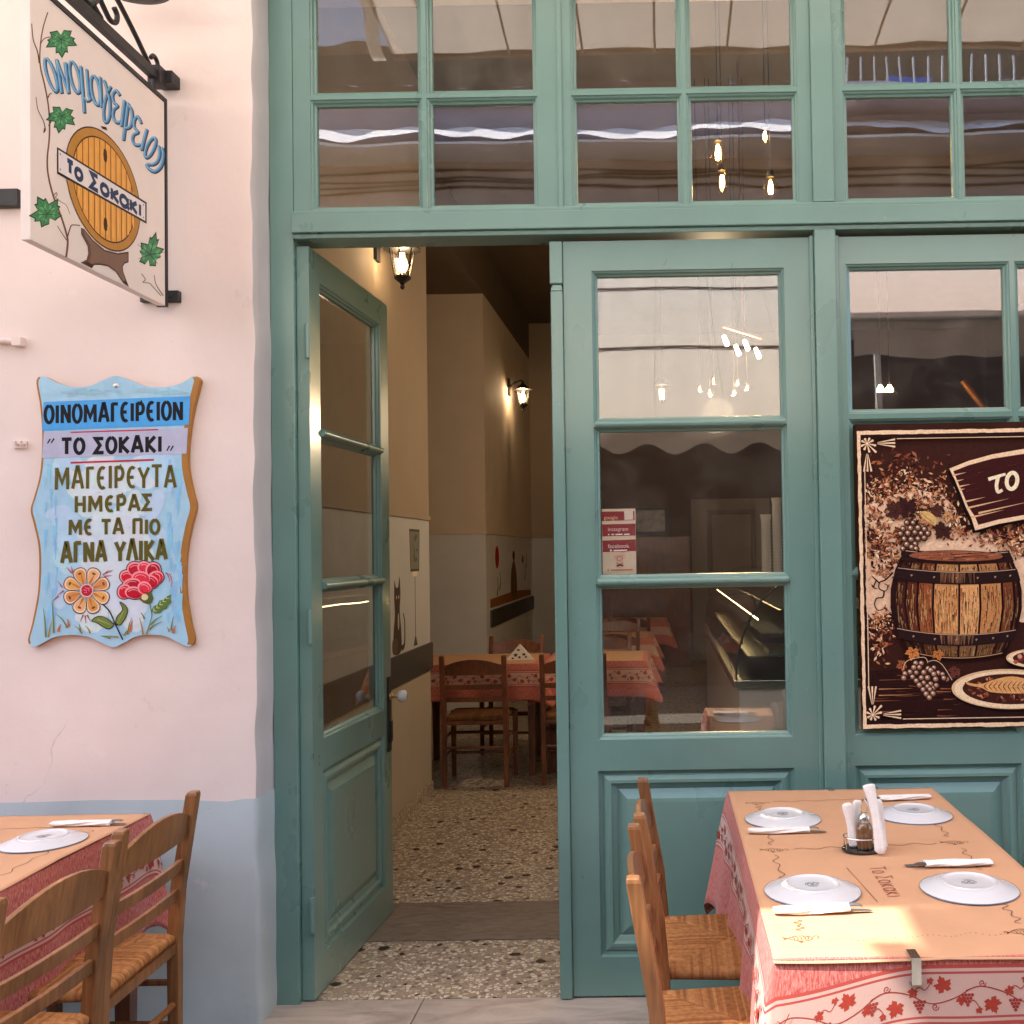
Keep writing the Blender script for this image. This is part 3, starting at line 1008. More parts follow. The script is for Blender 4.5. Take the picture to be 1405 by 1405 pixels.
# soft brushed clouds of paler and deeper blue
for k in range(150):
    y = rnd.uniform(480, 1195)
    t = rnd.random()
    x = rnd.gauss(505, 150)
    if not 250 < x < 760 or (y > 1150 and abs(x - 505) > 120): continue
    edge = abs(x - 505) / 270
    base = (204, 218, 228) if edge < .55 else (176, 208, 230)
    c = lin(*[min(255, b + rnd.uniform(-5, 6)) for b in base])
    P.ellipse(x, y, rnd.uniform(25, 60), rnd.uniform(20, 75), c, 14, rnd.uniform(0, 3))
for k in range(70):
    side = rnd.choice((0, 1))
    x = rnd.uniform(205, 260) if side == 0 else rnd.uniform(740, 800)
    y = rnd.uniform(480, 1160)
    c = lin(*[b + rnd.uniform(-8, 8) for b in (140, 194, 230)])
    P.stroke([(x, y), (x + rnd.uniform(-6, 6), y + rnd.uniform(30, 90))], rnd.uniform(8, 22), c, 3)
for k in range(26):
    x = rnd.uniform(230, 800)
    P.stroke([(x, rnd.uniform(172, 205)), (x + rnd.uniform(30, 90), rnd.uniform(172, 205))], rnd.uniform(6, 16), lin(*[b + rnd.uniform(-8, 8) for b in (150, 188, 212)]), 3)
P.poly([(196, 232), (838, 206), (832, 332), (190, 358)], lin(78, 160, 226))
P.poly([(198, 364), (828, 346), (822, 458), (190, 478)], lin(178, 180, 206))
blk, olv, crim = lin(22, 20, 26), lin(92, 84, 30), lin(186, 40, 66)
write(P, 'ΟΙΝΟΜΑΓЄΙΡЄΙΟΝ'.replace('Є', 'Є'), 200, 806, 326, 246, 15, blk, dy=-16, jit=0.03)
P.stroke([(315, 365), (698, 353)], 6, crim)
write(P, 'ΤΟ ΣΟΚΑΚΙ', 275, 714, 460, 392, 16, blk, dy=-10, jit=0.03)
for a in ((214, 414, 226, 394), (230, 412, 243, 392), (736, 446, 748, 424), (752, 446, 764, 424)):
    P.stroke([(a[0], a[1]), (a[2], a[3])], 5, blk, 7)
P.stroke([(315, 498), (680, 485)], 8, crim)
write(P, 'ΜΑΓЄΙΡЄΥΤΑ', 246, 778, 614, 520, 14, olv, dy=-10, jit=0.05)
write(P, 'ΗΜЄΡΑΣ', 334, 674, 714, 646, 14, olv, dy=-8, jit=0.04)
write(P, 'ΜЄ ΤΑ ΠΙΟ', 308, 706, 814, 750, 14, olv, dy=-6, jit=0.04)
write(P, 'ΑΓΝΑ ΥΛΙΚΑ', 276, 738, 934, 850, 17, olv, dy=-14, jit=0.05)
# flowers, in their own drawing units
def fl(x, y):
    return ((30 + x / 5.62) * 3.1925, (760 + y / 5.62 - 480) * 3.1925)
P.pre = lambda x, y: ws_pre(*fl(x, y))
dk = lin(32, 22, 28)
tans = [(222, 164, 92), (214, 150, 80), (226, 172, 120), (206, 140, 84)]
def petal(a, r0, r1, w):
    pts = []
    for i in range(17):
        t = i / 16
        rr = r0 + (r1 - r0) * sin(t * pi) ** 0.55 if False else None
    n = 18
    for i in range(n):
        t = 2 * pi * i / n
        lx = (r0 + r1) / 2 + (r1 - r0) / 2 * cos(t)
        ly = w * sin(t) * (0.62 + 0.38 * cos(t))
        pts.append((515 + lx * cos(a) - ly * sin(a), 285 + lx * sin(a) + ly * cos(a)))
    return pts
for k in range(8):
    a = 2 * pi * k / 8 + 0.4
    P.poly(petal(a, 40, 188, 76), dk)
    P.poly(petal(a, 44, 181, 69), lin(236, 200, 176))
    P.poly(petal(a, 46, 168, 54), lin(*tans[k % 4]))
    P.stroke([(515 + 60 * cos(a), 285 + 60 * sin(a)), (515 + 130 * cos(a + .05), 285 + 130 * sin(a + .05))], 22, lin(196, 118, 58), 6)
    P.ellipse(515 + 140 * cos(a), 285 + 140 * sin(a), 9, 16, lin(120, 74, 40), 10, a)
for k in range(16):
    a = 2 * pi * k / 16
    P.stroke([(515 + 44 * cos(a), 285 + 44 * sin(a)), (515 + 70 * cos(a), 285 + 70 * sin(a))], 9, lin(120, 130, 110), 2)
P.ellipse(515, 285, 52, 50, lin(232, 196, 190))
P.ellipse(516, 284, 43, 43, lin(176, 30, 56))
for k in range(14):
    P.ellipse(516 + rnd.gauss(0, 16), 284 + rnd.gauss(0, 16), 5, 5, lin(226, 120, 140), 8)
for (x, y, a) in ((640, 165, -.7), (660, 150, -.35), (650, 175, -.1), (400, 150, -2.3), (410, 155, -1.8), (330, 260, -2.2), (340, 285, 2.5), (300, 325, 2.4), (490, 470, 2.0), (505, 475, 1.5), (520, 470, 1.1)):
    P.stroke([(x, y), (x + 62 * cos(a), y + 62 * sin(a))], 13, lin(170, 78, 84), 2)
# carnation
reds = [(206, 28, 52), (190, 22, 48), (222, 50, 72), (176, 18, 42)]
blobs = [(830, 180, 62, 52, .3), (890, 120, 66, 56, .2), (960, 110, 58, 50, .5), (1025, 125, 58, 60, .9), (1045, 185, 52, 62, 1.2), (1000, 215, 66, 52, .3), (930, 190, 72, 56, .1), (860, 235, 70, 46, -.2), (805, 290, 52, 58, .4), (880, 300, 72, 48, .1), (960, 265, 56, 50, .6)]
for x, y, a, b, r in blobs:
    P.ellipse(x, y, a + 7, b + 7, dk, 18, r)
for i, (x, y, a, b, r) in enumerate(blobs):
    P.ellipse(x, y, a, b, lin(238, 150, 160), 18, r)
    P.ellipse(x + 4, y + 6, a - 8, b - 9, lin(*reds[i % 4]), 18, r)
    P.stroke(ell(x, y + 4, a * .62, b * .55, 10, r, 3.4, 5.9, True), 6, lin(240, 176, 184), 2)
    P.stroke(ell(x + 6, y + 10, a * .5, b * .5, 10, r, .3, 2.6, True), 8, lin(132, 8, 30), 2)
P.poly([(915, 345), (1010, 285), (1028, 345), (1015, 375), (985, 388), (950, 378)], lin(86, 92, 44))
P.ellipse(962, 335, 26, 24, lin(214, 206, 160))
grn, grd, gol = lin(112, 128, 62), lin(58, 74, 40), lin(156, 126, 58)
P.stroke(catmull([(640, 390), (690, 440), (728, 520), (760, 590), (795, 660)], 5), 9, dk, 11)
for leafp in ([(555, 515), (600, 482), (660, 490), (712, 530), (725, 545), (690, 578), (640, 560), (595, 530)], [(770, 372), (815, 400), (830, 445), (805, 510), (770, 548), (740, 530), (752, 480), (792, 430)]):
    q = catmull(leafp, 4, True)
    P.poly(q, grn)
    P.stroke(q, 6, dk, closed=True)
P.stroke([(600, 505), (700, 545)], 5, lin(176, 184, 130), 2)
P.stroke([(800, 440), (755, 530)], 5, lin(176, 184, 130), 2)
P.stroke(catmull([(1000, 380), (1012, 440), (1015, 490), (985, 580)], 5), 9, lin(86, 120, 96), 5)
q = [(1010, 440), (1030, 405), (1060, 390), (1075, 360), (1105, 355), (1130, 330), (1165, 312), (1160, 350), (1168, 375), (1140, 395), (1130, 425), (1100, 430), (1080, 455), (1045, 460)]
P.poly(q, lin(92, 118, 60))
for k in range(5):
    x = 1030 + 24 * k; y = 440 - 24 * k
    P.stroke([(x, y), (x + 26, y + 2)], 7, lin(196, 204, 150), 2); P.stroke([(x, y), (x + 4, y - 26)], 7, lin(196, 204, 150), 2)
for (x, y, h, l, c) in ((205, 640, 230, -22, 0), (225, 640, 120, 26, 1), (265, 610, 250, -14, 0), (300, 600, 60, 20, 2), (370, 570, 110, -90, 0), (380, 560, 60, -10, 2), (480, 610, 60, -60, 1), (545, 610, 60, -40, 1), (470, 600, 60, -10, 0), (800, 630, 60, 60, 1), (830, 620, 130, 34, 0), (850, 600, 90, 20, 2), (700, 650, 20, -80, 0), (760, 640, 10, -120, 1), (950, 620, 130, -30, 1), (975, 620, 90, 40, 1), (1000, 580, 60, 100, 0), (1010, 545, 70, 90, 0), (960, 500, 50, -30, 0), (1165, 590, 110, 18, 0), (1180, 610, 60, 20, 2), (1150, 600, 40, -20, 1)):
    P.stroke(catmull([(x, y), (x + l * .4, y - h * .55), (x + l, y - h)], 4), 15 + (c == 2) * 10, (grn, gol, lin(186, 104, 70))[c], 2)
P.stroke(ell(1090, 205, 60, 70, 8, 0, -1.0, .2, True), 10, lin(196, 52, 60), 3)
P.stroke(ell(1080, 215, 90, 95, 8, 0, -.7, .5, True), 9, lin(206, 80, 84), 3)
P.pre = ws_pre
P.build('painting', M_paint, ws)
nl = MB(); nl.T = Matrix.Translation((ws_pre(511, 160)[0], WS_Y - 0.0005, ws_pre(511, 160)[1])) @ Matrix.Rotation(radians(90), 4, 'X')
nl.lathe([(0.0, 0.006), (0.006, 0.0045), (0.009, 0.0)], n=16)
nl.build('nail', M_steel, ws, smooth=60)

# ------------------------------------------------------------------ hanging sign at right angles to the wall
HX = -1.632                                              # plane of its painted face
def line_h(src, dst):
    A, bb = [], []
    import numpy as np
    for (x, y), (u, v) in zip(src, dst):
        A.append([x, y, 1, 0, 0, 0, -u * x, -u * y]); bb.append(u)
        A.append([0, 0, 0, x, y, 1, -v * x, -v * y]); bb.append(v)
    h = np.linalg.solve(np.array(A, float), np.array(bb, float))
    return lambda x, y: ((h[0] * x + h[1] * y + h[2]) / (h[6] * x + h[7] * y + 1), (h[3] * x + h[4] * y + h[5]) / (h[6] * x + h[7] * y + 1))
# the drawing was traced in perspective; this flattens it onto the upright board
HS_CORNERS = HS_BOARD = None
HS = line_h([(41.3, 329.2), (226.7, 418.2), (225.5, 141.0), (40.8, -25.8)], [(-0.92, 2.38), (-0.20, 2.38), (-0.20, 3.06), (-0.92, 3.06)])
ca = lambda x, y: HS(40 + x / 7.025, 60 + y / 7.025)       # three drawing scales
cb = lambda x, y: HS(x / 3.1214, y / 3.1214)
cc = lambda x, y: HS(30 + x / 6.69, 230 + y / 6.69)
hs = thing('hanging_sign', (HX, -0.56, 2.38), 'white hanging sign painted with a wine barrel and blue lettering, on a black bracket', 'sign')
bb_ = MB().box(HX - 0.026, HX, -0.92, -0.20, 2.38, 3.06)
bb_.build('board', mat('white_sign_board', lin(228, 214, 206), rough=0.55, var=0.05, vscale=6), hs, bevel=0.002)
ed = MB()
ed.box(HX - 0.030, HX + 0.004, -0.922, -0.196, 3.0605, 3.074)
ed.box(HX - 0.030, HX + 0.004, -0.1995, -0.188, 2.378, 3.074)
ed.build('edge_strip', M_iron, hs)
P = Painter(lambda u, v, h: (HX + h, u, v))
P.pre = ca
tw = lin(88, 62, 52)
P.pre = cb
def vine(pts, w, w2=None, col=tw):
    P.stroke(catmull(pts, 6), w, col, w2)
vine([(205, 52), (184, 120), (172, 200), (172, 280), (190, 360), (205, 440), (212, 520), (210, 600), (202, 680), (206, 750), (228, 840), (262, 930), (284, 1000), (290, 1040), (283, 1102)], 5, 9, lin(112, 72, 58))
vine([(135, 100), (142, 170), (160, 220), (168, 270)], 4, 6)
vine([(153, 415), (162, 470), (186, 520), (194, 556)], 3, 5)
vine([(194, 556), (188, 566), (192, 548)], 6, 6)
vine([(172, 190), (190, 165), (222, 158), (240, 160)], 4)
vine([(205, 420), (212, 404), (222, 400)], 6, 4)
vine([(208, 540), (222, 515), (244, 505)], 6)
vine([(228, 840), (240, 826), (244, 836), (238, 846), (262, 866), (284, 880), (300, 918)], 4, 2)
vine([(245, 968), (268, 1004), (286, 1030)], 3, 4)
vine([(288, 1018), (300, 978), (310, 964), (344, 966)], 6, 4)
vine([(606, 1170), (622, 1194), (612, 1206), (640, 1210), (652, 1222), (690, 1264)], 3, 3)
vine([(660, 1175), (668, 1215), (698, 1262)], 3, 4)
def gleaf(cx, cy, s, rot, sy=1.0):
    dkg = lin(24, 60, 40)
    P.poly(grape_leaf(cx, cy, s * 1.06, rot, sy), dkg)
    P.poly(grape_leaf(cx, cy, s * 0.93, rot, sy), lin(64, 132, 86))
    for a, r in ((90, .85), (25, .8), (155, .8), (-35, .6), (215, .6)):
        t = radians(a) + rot
        ex, ey = cx + r * s * .92 * cos(t), cy + r * s * .92 * sin(t)
        for kk in (-.35, .35):
            tt = t + kk
            P.stroke([(cx + .3 * s * cos(t), cy + .3 * s * sin(t)), (cx + .62 * r * s * cos(tt), cy + .62 * r * s * sin(tt))], s * .16, lin(104, 168, 116), s * .03)
        P.stroke([(cx, cy), (ex, ey)], s * .06, lin(30, 78, 50), 1)
P.pre = cb
gleaf(262, 168, 78, radians(-30) + pi * .15)
gleaf(264, 496, 74, radians(10))
gleaf(202, 918, 84, radians(150))
gleaf(642, 1088, 96, radians(195), .62)
# lettering: dark shade, blue body, pale light stroke
def letter(pts, w=30):
    pts = catmull(pts, 5)
    return [(pts, w)]
LET = []
def E_(cx, cy, rx, ry, tilt):
    return [(cx + rx * cos(t) + tilt * ry * sin(t), cy - ry * sin(t)) for t in (pi / 2 + 2 * pi * i / 22 for i in range(23))]
LET.append((E_(208, 300, 40, 160, -.30), 26))
LET += [([(262, 150), (310, 475)], 30), ([(262, 148), (378, 478)], 22), ([(345, 180), (378, 478)], 30)]
LET.append((E_(438, 322, 42, 150, -.2), 26))
LET += [([(495, 215), (530, 665)], 28), ([(552, 245), (572, 500), (590, 545)], 24), ([(525, 520), (556, 552), (585, 545)], 18)]
LET += [(E_(638, 450, 40, 140, -.15), 26), ([(682, 320), (695, 610)], 26)]
LET += [(catmull([(720, 352), (752, 450), (776, 570), (772, 690), (748, 752), (722, 738), (716, 640), (738, 520), (786, 410)], 5), 25)]
LET += [(catmull([(872, 498), (838, 452), (803, 490), (812, 560), (850, 598), (815, 632), (806, 700), (838, 756), (880, 752)], 5), 25)]
LET += [([(916, 545), (886, 795)], 28)]
LET += [([(952, 570), (905, 930)], 28), (catmull([(950, 585), (985, 640), (990, 730), (968, 800), (925, 815)], 5), 25)]
LET += [(catmull([(1078, 768), (1045, 702), (1012, 736), (1010, 800), (1046, 850), (1004, 876), (994, 930), (1022, 972), (1072, 972)], 5), 24)]
LET += [([(1132, 822), (1078, 1025)], 28)]
LET += [(E_(1165, 1000, 38, 95, .38), 25)]
LET += [(catmull([(1246, 980), (1252, 1060), (1232, 1130), (1190, 1160), (1130, 1158)], 5), 24), (catmull([(1276, 1000), (1290, 1080), (1264, 1180), (1206, 1228), (1150, 1200), (1126, 1160)], 5), 28)]
P.pre = lambda x, y: ca(x + 10, y + 12)
for pts, w in LET: P.stroke(pts, w + 2, lin(36, 52, 74))
P.pre = ca
for pts, w in LET: P.stroke(pts, w, lin(74, 136, 184))
P.pre = lambda x, y: ca(x - 5, y - 4)
for pts, w in LET: P.stroke(pts, w * .3, lin(150, 194, 220))
# barrel front: an upright oval on the board
P.pre = None
tp, bt, lf, rg = cb(385, 527), cb(500, 1083), cb(282, 690), cb(598, 912)
bc = ((lf[0] + rg[0]) / 2, (tp[1] + bt[1]) / 2)
rx, ry = abs(rg[0] - lf[0]) / 2, abs(tp[1] - bt[1]) / 2
stand = [cc(*p) for p in ((545, 560), (548, 610), (575, 660), (606, 720), (612, 790), (596, 850), (545, 872), (640, 915), (660, 885), (720, 884), (790, 897), (860, 945), (930, 1050), (975, 1082), (955, 1030), (925, 950), (922, 900), (940, 872), (975, 860), (975, 775), (880, 790), (760, 760), (650, 670), (570, 570))]
brn = lin(60, 34, 26)
P.poly(stand, lin(128, 98, 82)); P.stroke(stand, .004, brn, closed=True)
P.poly([cc(*p) for p in ((545, 560), (548, 610), (575, 660), (606, 720), (612, 790), (596, 850), (545, 872), (640, 915), (622, 860), (636, 790), (626, 700), (585, 640), (565, 575))], lin(104, 76, 64))
P.poly([cc(*p) for p in ((560, 872), (640, 915), (650, 888), (600, 862))], brn)
P.poly([cc(*p) for p in ((930, 1050), (975, 1082), (960, 1035), (940, 1030))], brn)
P.ellipse(*bc, rx + .004, ry + .004, brn, 48)
P.ellipse(*bc, rx, ry, lin(184, 130, 58), 48)
P.ellipse(*bc, rx * .83 + .004, ry * .86 + .004, brn, 48)
P.ellipse(*bc, rx * .83, ry * .86, lin(228, 160, 74), 48)
for k in range(-5, 6):
    x = bc[0] + k * rx * .83 / 5.6
    hgt = ry * .86 * sqrt(max(0, 1 - ((x - bc[0]) / (rx * .83)) ** 2))
    P.stroke([(x, bc[1] - hgt), (x, bc[1] + hgt)], .0042, lin(120, 70, 34))
    P.stroke([(x + .012, bc[1] - hgt * .9), (x + .012, bc[1] + hgt * .8)], .007, lin(236, 176, 96), .003)
for dz in (.62, -.6):
    P.ellipse(bc[0], bc[1] + ry * dz, .011, .022, lin(70, 40, 22), 8); P.stroke([(bc[0], bc[1] + ry * dz - .04), (bc[0], bc[1] + ry * dz + .04)], .004, lin(70, 40, 22))
P.poly([cb(*p) for p in ((430, 540), (455, 545), (460, 560), (438, 552))], brn)
ban = [(243, 630), (627, 866), (627, 957), (243, 744)]
P.poly([cb(*p) for p in ban], lin(40, 26, 30))
ban2 = [(249, 642), (621, 871), (621, 945), (249, 736)]
P.poly([cb(*p) for p in ban2], lin(226, 216, 214))
def banmap(x, y):                                           # x 0..1 along, y 0..1 up the banner
    a = (ban2[3][0] + (ban2[2][0] - ban2[3][0]) * x, ban2[3][1] + (ban2[2][1] - ban2[3][1]) * x)
    b = (ban2[0][0] + (ban2[1][0] - ban2[0][0]) * x, ban2[0][1] + (ban2[1][1] - ban2[0][1]) * x)
    return cb(a[0] + (b[0] - a[0]) * y, a[1] + (b[1] - a[1]) * y)
P.pre = banmap
navy = lin(38, 58, 88)
bx = 0.06
for chs, x0, x1, y0, y1, w in (('Τ', .10, .17, .24, .80, .020), ('Ο', .19, .28, .18, .68, .020), ('Σ', .36, .46, .12, .88, .020), ('Ο', .485, .585, .14, .68, .020), ('Κ', .60, .70, .14, .72, .020), ('α', .70, .82, .12, .92, .020), ('Κ', .82, .91, .14, .72, .020), ('Ι', .92, .96, .14, .76, .020)):
    # one brush width along, another across: letters are strokes in banner space with equal real thickness
    wd, lines = GLYPH[chs]
    for ln in lines:
        pts = [banmap(x0 + a / wd * (x1 - x0), y0 + b * (y1 - y0)) for a, b in ln]
        P.pre = None
        P.stroke(pts, .0138, navy)
P.pre = None
for x, y in ((.02, .85), (.02, .15), (.98, .85), (.98, .15)):
    P.ellipse(*banmap(x, y), .003, .003, lin(120, 110, 110), 8)
P.build('painting', M_paint, hs)
# iron bracket with scrolls: rail, strap, hooks
br = MB()
RX = -1.645
def hb(y0, y1, z0, z1, x0=RX - .011, x1=RX + .011): br.box(x0, x1, y0, y1, z0, z1)
hb(-1.02, -0.205, 3.118, 3.148)
def scroll(pts, w=.010, t=.005):
    br.tube([(RX, y, z) for y, z in catmull(pts, 6)], w * .8, 8)
scroll([(-0.27, 3.15), (-0.36, 3.205), (-0.47, 3.262), (-0.53, 3.278), (-0.57, 3.255), (-0.565, 3.215), (-0.535, 3.19), (-0.505, 3.175), (-0.475, 3.185), (-0.468, 3.21), (-0.485, 3.225)])
scroll([(-0.60, 3.40), (-0.565, 3.36), (-0.55, 3.30), (-0.555, 3.24), (-0.585, 3.19), (-0.62, 3.165), (-0.66, 3.175), (-0.672, 3.21), (-0.655, 3.24), (-0.635, 3.235)])
scroll([(-0.565, 3.22), (-0.60, 3.175), (-0.56, 3.152)], .012)
scroll([(-0.66, 3.175), (-0.70, 3.26), (-0.82, 3.33), (-1.0, 3.16)])
scroll([(-0.215, 3.15), (-0.22, 3.185), (-0.245, 3.195), (-0.262, 3.18)], .009)
br.tube([(RX, -0.245, 3.075), (RX, -0.245, 3.118)], .008, 8)
br.tube([(RX, -0.88, 3.075), (RX, -0.88, 3.118)], .008, 8)
br.box(RX - .02, RX + .02, -0.245, -0.195, 3.105, 3.165)
br.build('bracket', M_iron, hs, smooth=40)
wb = MB()
wb.box(-1.665, -1.606, -0.20, -0.140, 3.126, 3.168)
wb.build('wall_mount', M_iron, hs, bevel=0.002)
wb = MB()
wb.box(-1.735, -1.606, -0.165, -0.140, 2.404, 2.441)
wb.tube([(-1.632, -0.168, 2.4225), (-1.632, -0.160, 2.4225)], .008, 10)
wb.build('wall_mount', M_iron, hs, bevel=0.002)
# small fittings on the pink wall
t = MB()
t.box(-2.60, -2.137, -0.175, -0.138, 2.732, 2.790)
tag(t.build('iron_bar', M_iron, bevel=0.002), 'black flat iron bar fixed to the pink wall behind the hanging sign', 'iron bar')
t = MB()
t.tube([(-2.6, -0.172, 2.290), (-2.21, -0.170, 2.283), (-2.15, -0.170, 2.276)], .010, 10)
t.tube([(-2.20, -0.170, 2.2815), (-2.20, -0.140, 2.2815)], .012, 10)
t.box(-2.155, -2.125, -0.18, -0.14, 2.262, 2.290)
tag(t.build('wall_pipe', M_pink, smooth=40), 'thin pipe end painted pink like the wall, above the blue painted sign', 'pipe')
t = MB()
t.box(-2.165, -2.120, -0.156, -0.140, 1.922, 1.945)
t.tube([(-2.148, -0.156, 1.934), (-2.148, -0.170, 1.934), (-2.148, -0.174, 1.945)], .005, 8)
t.tube([(-2.128, -0.156, 1.934), (-2.128, -0.170, 1.934), (-2.128, -0.174, 1.945)], .005, 8)
tag(t.build('wall_hook', M_pink, smooth=40), 'small pink painted double hook beside the blue painted sign', 'hook')
t = MB()
t.lathe([(0.0, 0.0), (0.09, 0.004), (0.118, 0.016), (0.122, 0.03), (0.10, 0.06), (0.05, 0.12), (0.02, 0.15), (0, 0.152)], (-1.635, -0.40, 3.327), 40)
t.tube([(-1.635, -0.40, 3.43), (-1.635, -0.40, 3.5), (-1.635, -0.30, 3.54), (-1.635, -0.13, 3.54)], .011, 10)
tag(t.build('wall_lamp', M_iron, smooth=40), 'round black wall lamp above the hanging sign, only its underside in the photo', 'lamp')
# lilac cable clips left out; sign screws done

# ------------------------------------------------------------------ wine barrel poster over the lower window panes
po = thing('poster', (1.23, -0.004, 0.911), 'brown and cream printed poster of a wine barrel with grapes covering the window panes', 'poster')
PY = 0.0095
MB().box(0.680, 1.800, PY, 0.0155, 0.911, 1.974).build('sheet', mat('poster_dark_print', lin(56, 28, 22), rough=0.6, var=0.25, spec=.1, vscale=8), po)
P = Painter(lambda u, v, h: (u, PY - h, v), eps=4e-6)
def ppx(px, py):
    k = 0.002535
    return (0.676 + (px - 1172.7 - (py - 582.9) * 0.0279) * k, 1.971 - (py - 582.9 + (px - 1172.7) * 0.030) * k * 0.998)
pz = lambda x, y: ppx(1165 + x / 5.854, 575 + y / 5.854)
pq = lambda x, y: ppx(1165 + x / 5.854, 770 + y / 5.854)
cream, cream2, dbr = lin(242, 208, 172), lin(226, 184, 142), lin(40, 18, 18)
rnd = random.Random(11)
# scene ground tones
P.pre = None
def jag(x0, x1, z0, z1, n=60, a=.0018):
    b = [(x0 + (x1 - x0) * i / n, z0 + rnd.uniform(-a, a)) for i in range(n + 1)]
    return b + [(x0 + (x1 - x0) * i / n, z1 + rnd.uniform(-a, a)) for i in range(n, -1, -1)]
P.poly(jag(0.690, 1.78, 0.985, 1.955), lin(62, 32, 25))
# pale paper ground showing in the middle of the picture
pts = [pz(*p) for p in ((130, 690), (250, 640), (380, 600), (560, 560), (760, 600), (860, 700), (930, 900), (1100, 900), (1250, 960), (1405, 1000))] + [(1.50, 1.58), (1.60, 1.50), (1.52, 1.36)] + [pq(*p) for p in ((1405, 480), (1290, 440), (330, 420), (200, 470), (150, 400), (120, 0))]
P.poly(pts, lin(244, 204, 170))
def foliage(n, cx, cy, sx, sy, cols, s0, s1, fn):
    P.pre = fn
    for k in range(n):
        x, y = rnd.gauss(cx, sx), rnd.gauss(cy, sy)
        if x < 112: continue
        s = rnd.uniform(s0, s1); a = rnd.uniform(0, 6.28)
        P.poly([(x + s * cos(a), y + s * sin(a)), (x + .4 * s * cos(a + 1.6), y + .4 * s * sin(a + 1.6)), (x - s * cos(a), y - s * sin(a)), (x + .4 * s * cos(a - 1.6), y + .4 * s * sin(a - 1.6))], lin(*rnd.choice(cols)))
def pleaf_(cx, cy, s_, rot, col):
    P.pre = pz
    P.poly(grape_leaf(cx, cy, s_ * 1.08, rot), dbr); P.poly(grape_leaf(cx, cy, s_, rot), col)
    for a in (90, 25, 155, -35, 215):
        t = radians(a) + rot
        P.stroke([(cx, cy), (cx + .7 * s_ * cos(t), cy + .7 * s_ * sin(t))], s_ * .07, lin(236, 196, 160), 1)
dks = [(62, 28, 24), (84, 42, 32), (46, 20, 20), (104, 58, 42)]
lts = [(236, 190, 148), (216, 160, 116), (188, 122, 82), (246, 214, 176)]
mid = [(150, 84, 58), (128, 66, 46), (176, 104, 70), (70, 34, 28)]
for k in range(26):
    P.pre = pz
    x, y = rnd.gauss(430, 190), rnd.gauss(640, 150)
    if 140 < x < 760 and y < 860: pleaf_(x, y, rnd.uniform(34, 62), rnd.uniform(0, 6.3), rnd.choice((lin(96, 54, 40), lin(70, 36, 30), lin(150, 92, 64), lin(196, 140, 104))))
for k in range(22):
    x, y = rnd.gauss(250, 90), rnd.gauss(1000, 110)
    if x > 130: pleaf_(x, y, rnd.uniform(30, 56), rnd.uniform(0, 6.3), rnd.choice((lin(110, 62, 44), lin(84, 44, 34), lin(166, 104, 72))))
for k in range(16):
    pleaf_(rnd.gauss(1330, 110), rnd.gauss(930, 60), rnd.uniform(30, 54), rnd.uniform(0, 6.3), rnd.choice((lin(110, 62, 44), lin(84, 44, 34), lin(166, 104, 72))))
foliage(90, 450, 360, 160, 60, dks + mid, 14, 34, pz)
foliage(260, 560, 560, 170, 70, lts + mid, 9, 24, pz)
foliage(110, 500, 480, 170, 70, dks + lts, 8, 22, pz)
foliage(110, 250, 590, 80, 50, lts + mid + dks, 10, 24, pz)
foliage(330, 270, 960, 110, 130, mid + dks + lts, 12, 32, pz)
foliage(200, 680, 740, 150, 80, dks + mid + lts, 12, 32, pz)
foliage(110, 880, 880, 100, 60, lts + mid + dks, 10, 26, pz)
foliage(260, 1330, 950, 130, 70, dks + mid + lts, 10, 30, pz)
foliage(130, 260, 620, 60, 90, dks + mid + lts, 10, 28, pq)
foliage(120, 250, 500, 60, 50, lts + mid, 6, 16, pq)
P.pre = pz
def pleaf(cx, cy, s, rot, col, fn):
    P.pre = fn
    P.poly(grape_leaf(cx, cy, s * 1.1, rot), dbr)
    P.poly(grape_leaf(cx, cy, s, rot), col)
    for a in (90, 25, 155, -35, 215):
        t = radians(a) + rot
        P.stroke([(cx, cy), (cx + .7 * s * cos(t), cy + .7 * s * sin(t))], s * .06, dbr, 2)
for a in ((470, 720, 110, 2.6, lin(60, 30, 28)), (380, 740, 90, 2.2, lin(74, 40, 34)), (760, 880, 90, .6, lin(66, 34, 30)), (700, 720, 70, -.6, lin(84, 46, 38)), (620, 800, 60, 1.0, lin(196, 132, 92)), (800, 770, 60, .2, lin(206, 150, 104))):
    pleaf(*a, pz)
P.poly(catmull([(575, 745), (630, 735), (690, 770), (715, 815), (690, 850), (640, 820), (600, 790)], 4, True), lin(214, 176, 112))
P.stroke([(585, 750), (690, 840)], 5, lin(150, 100, 60))
def grapes(pts, r, fn, light):
    P.pre = fn
    for x, y in pts:
        rr = r * rnd.uniform(.9, 1.08)
        P.ellipse(x, y, rr * 1.16, rr * 1.16, dbr, 14)
        P.ellipse(x, y, rr, rr, lin(74, 44, 34), 14)
        P.ellipse(x - rr * .12, y - rr * .14, rr * .78, rr * .76, lin(*light), 12)
        P.ellipse(x - rr * .22, y - rr * .28, rr * .36, rr * .32, lin(240, 212, 188), 10)
G1 = [(470, 830), (520, 830), (440, 880), (500, 875), (560, 870), (612, 880), (420, 920), (480, 915), (536, 908), (585, 915), (640, 915), (450, 960), (505, 965), (560, 958), (610, 950), (470, 1005), (538, 1000), (440, 1040), (510, 1028), (545, 1040), (475, 1065), (515, 1065), (500, 1092)]
grapes(G1, 25, pz, (140, 102, 82))
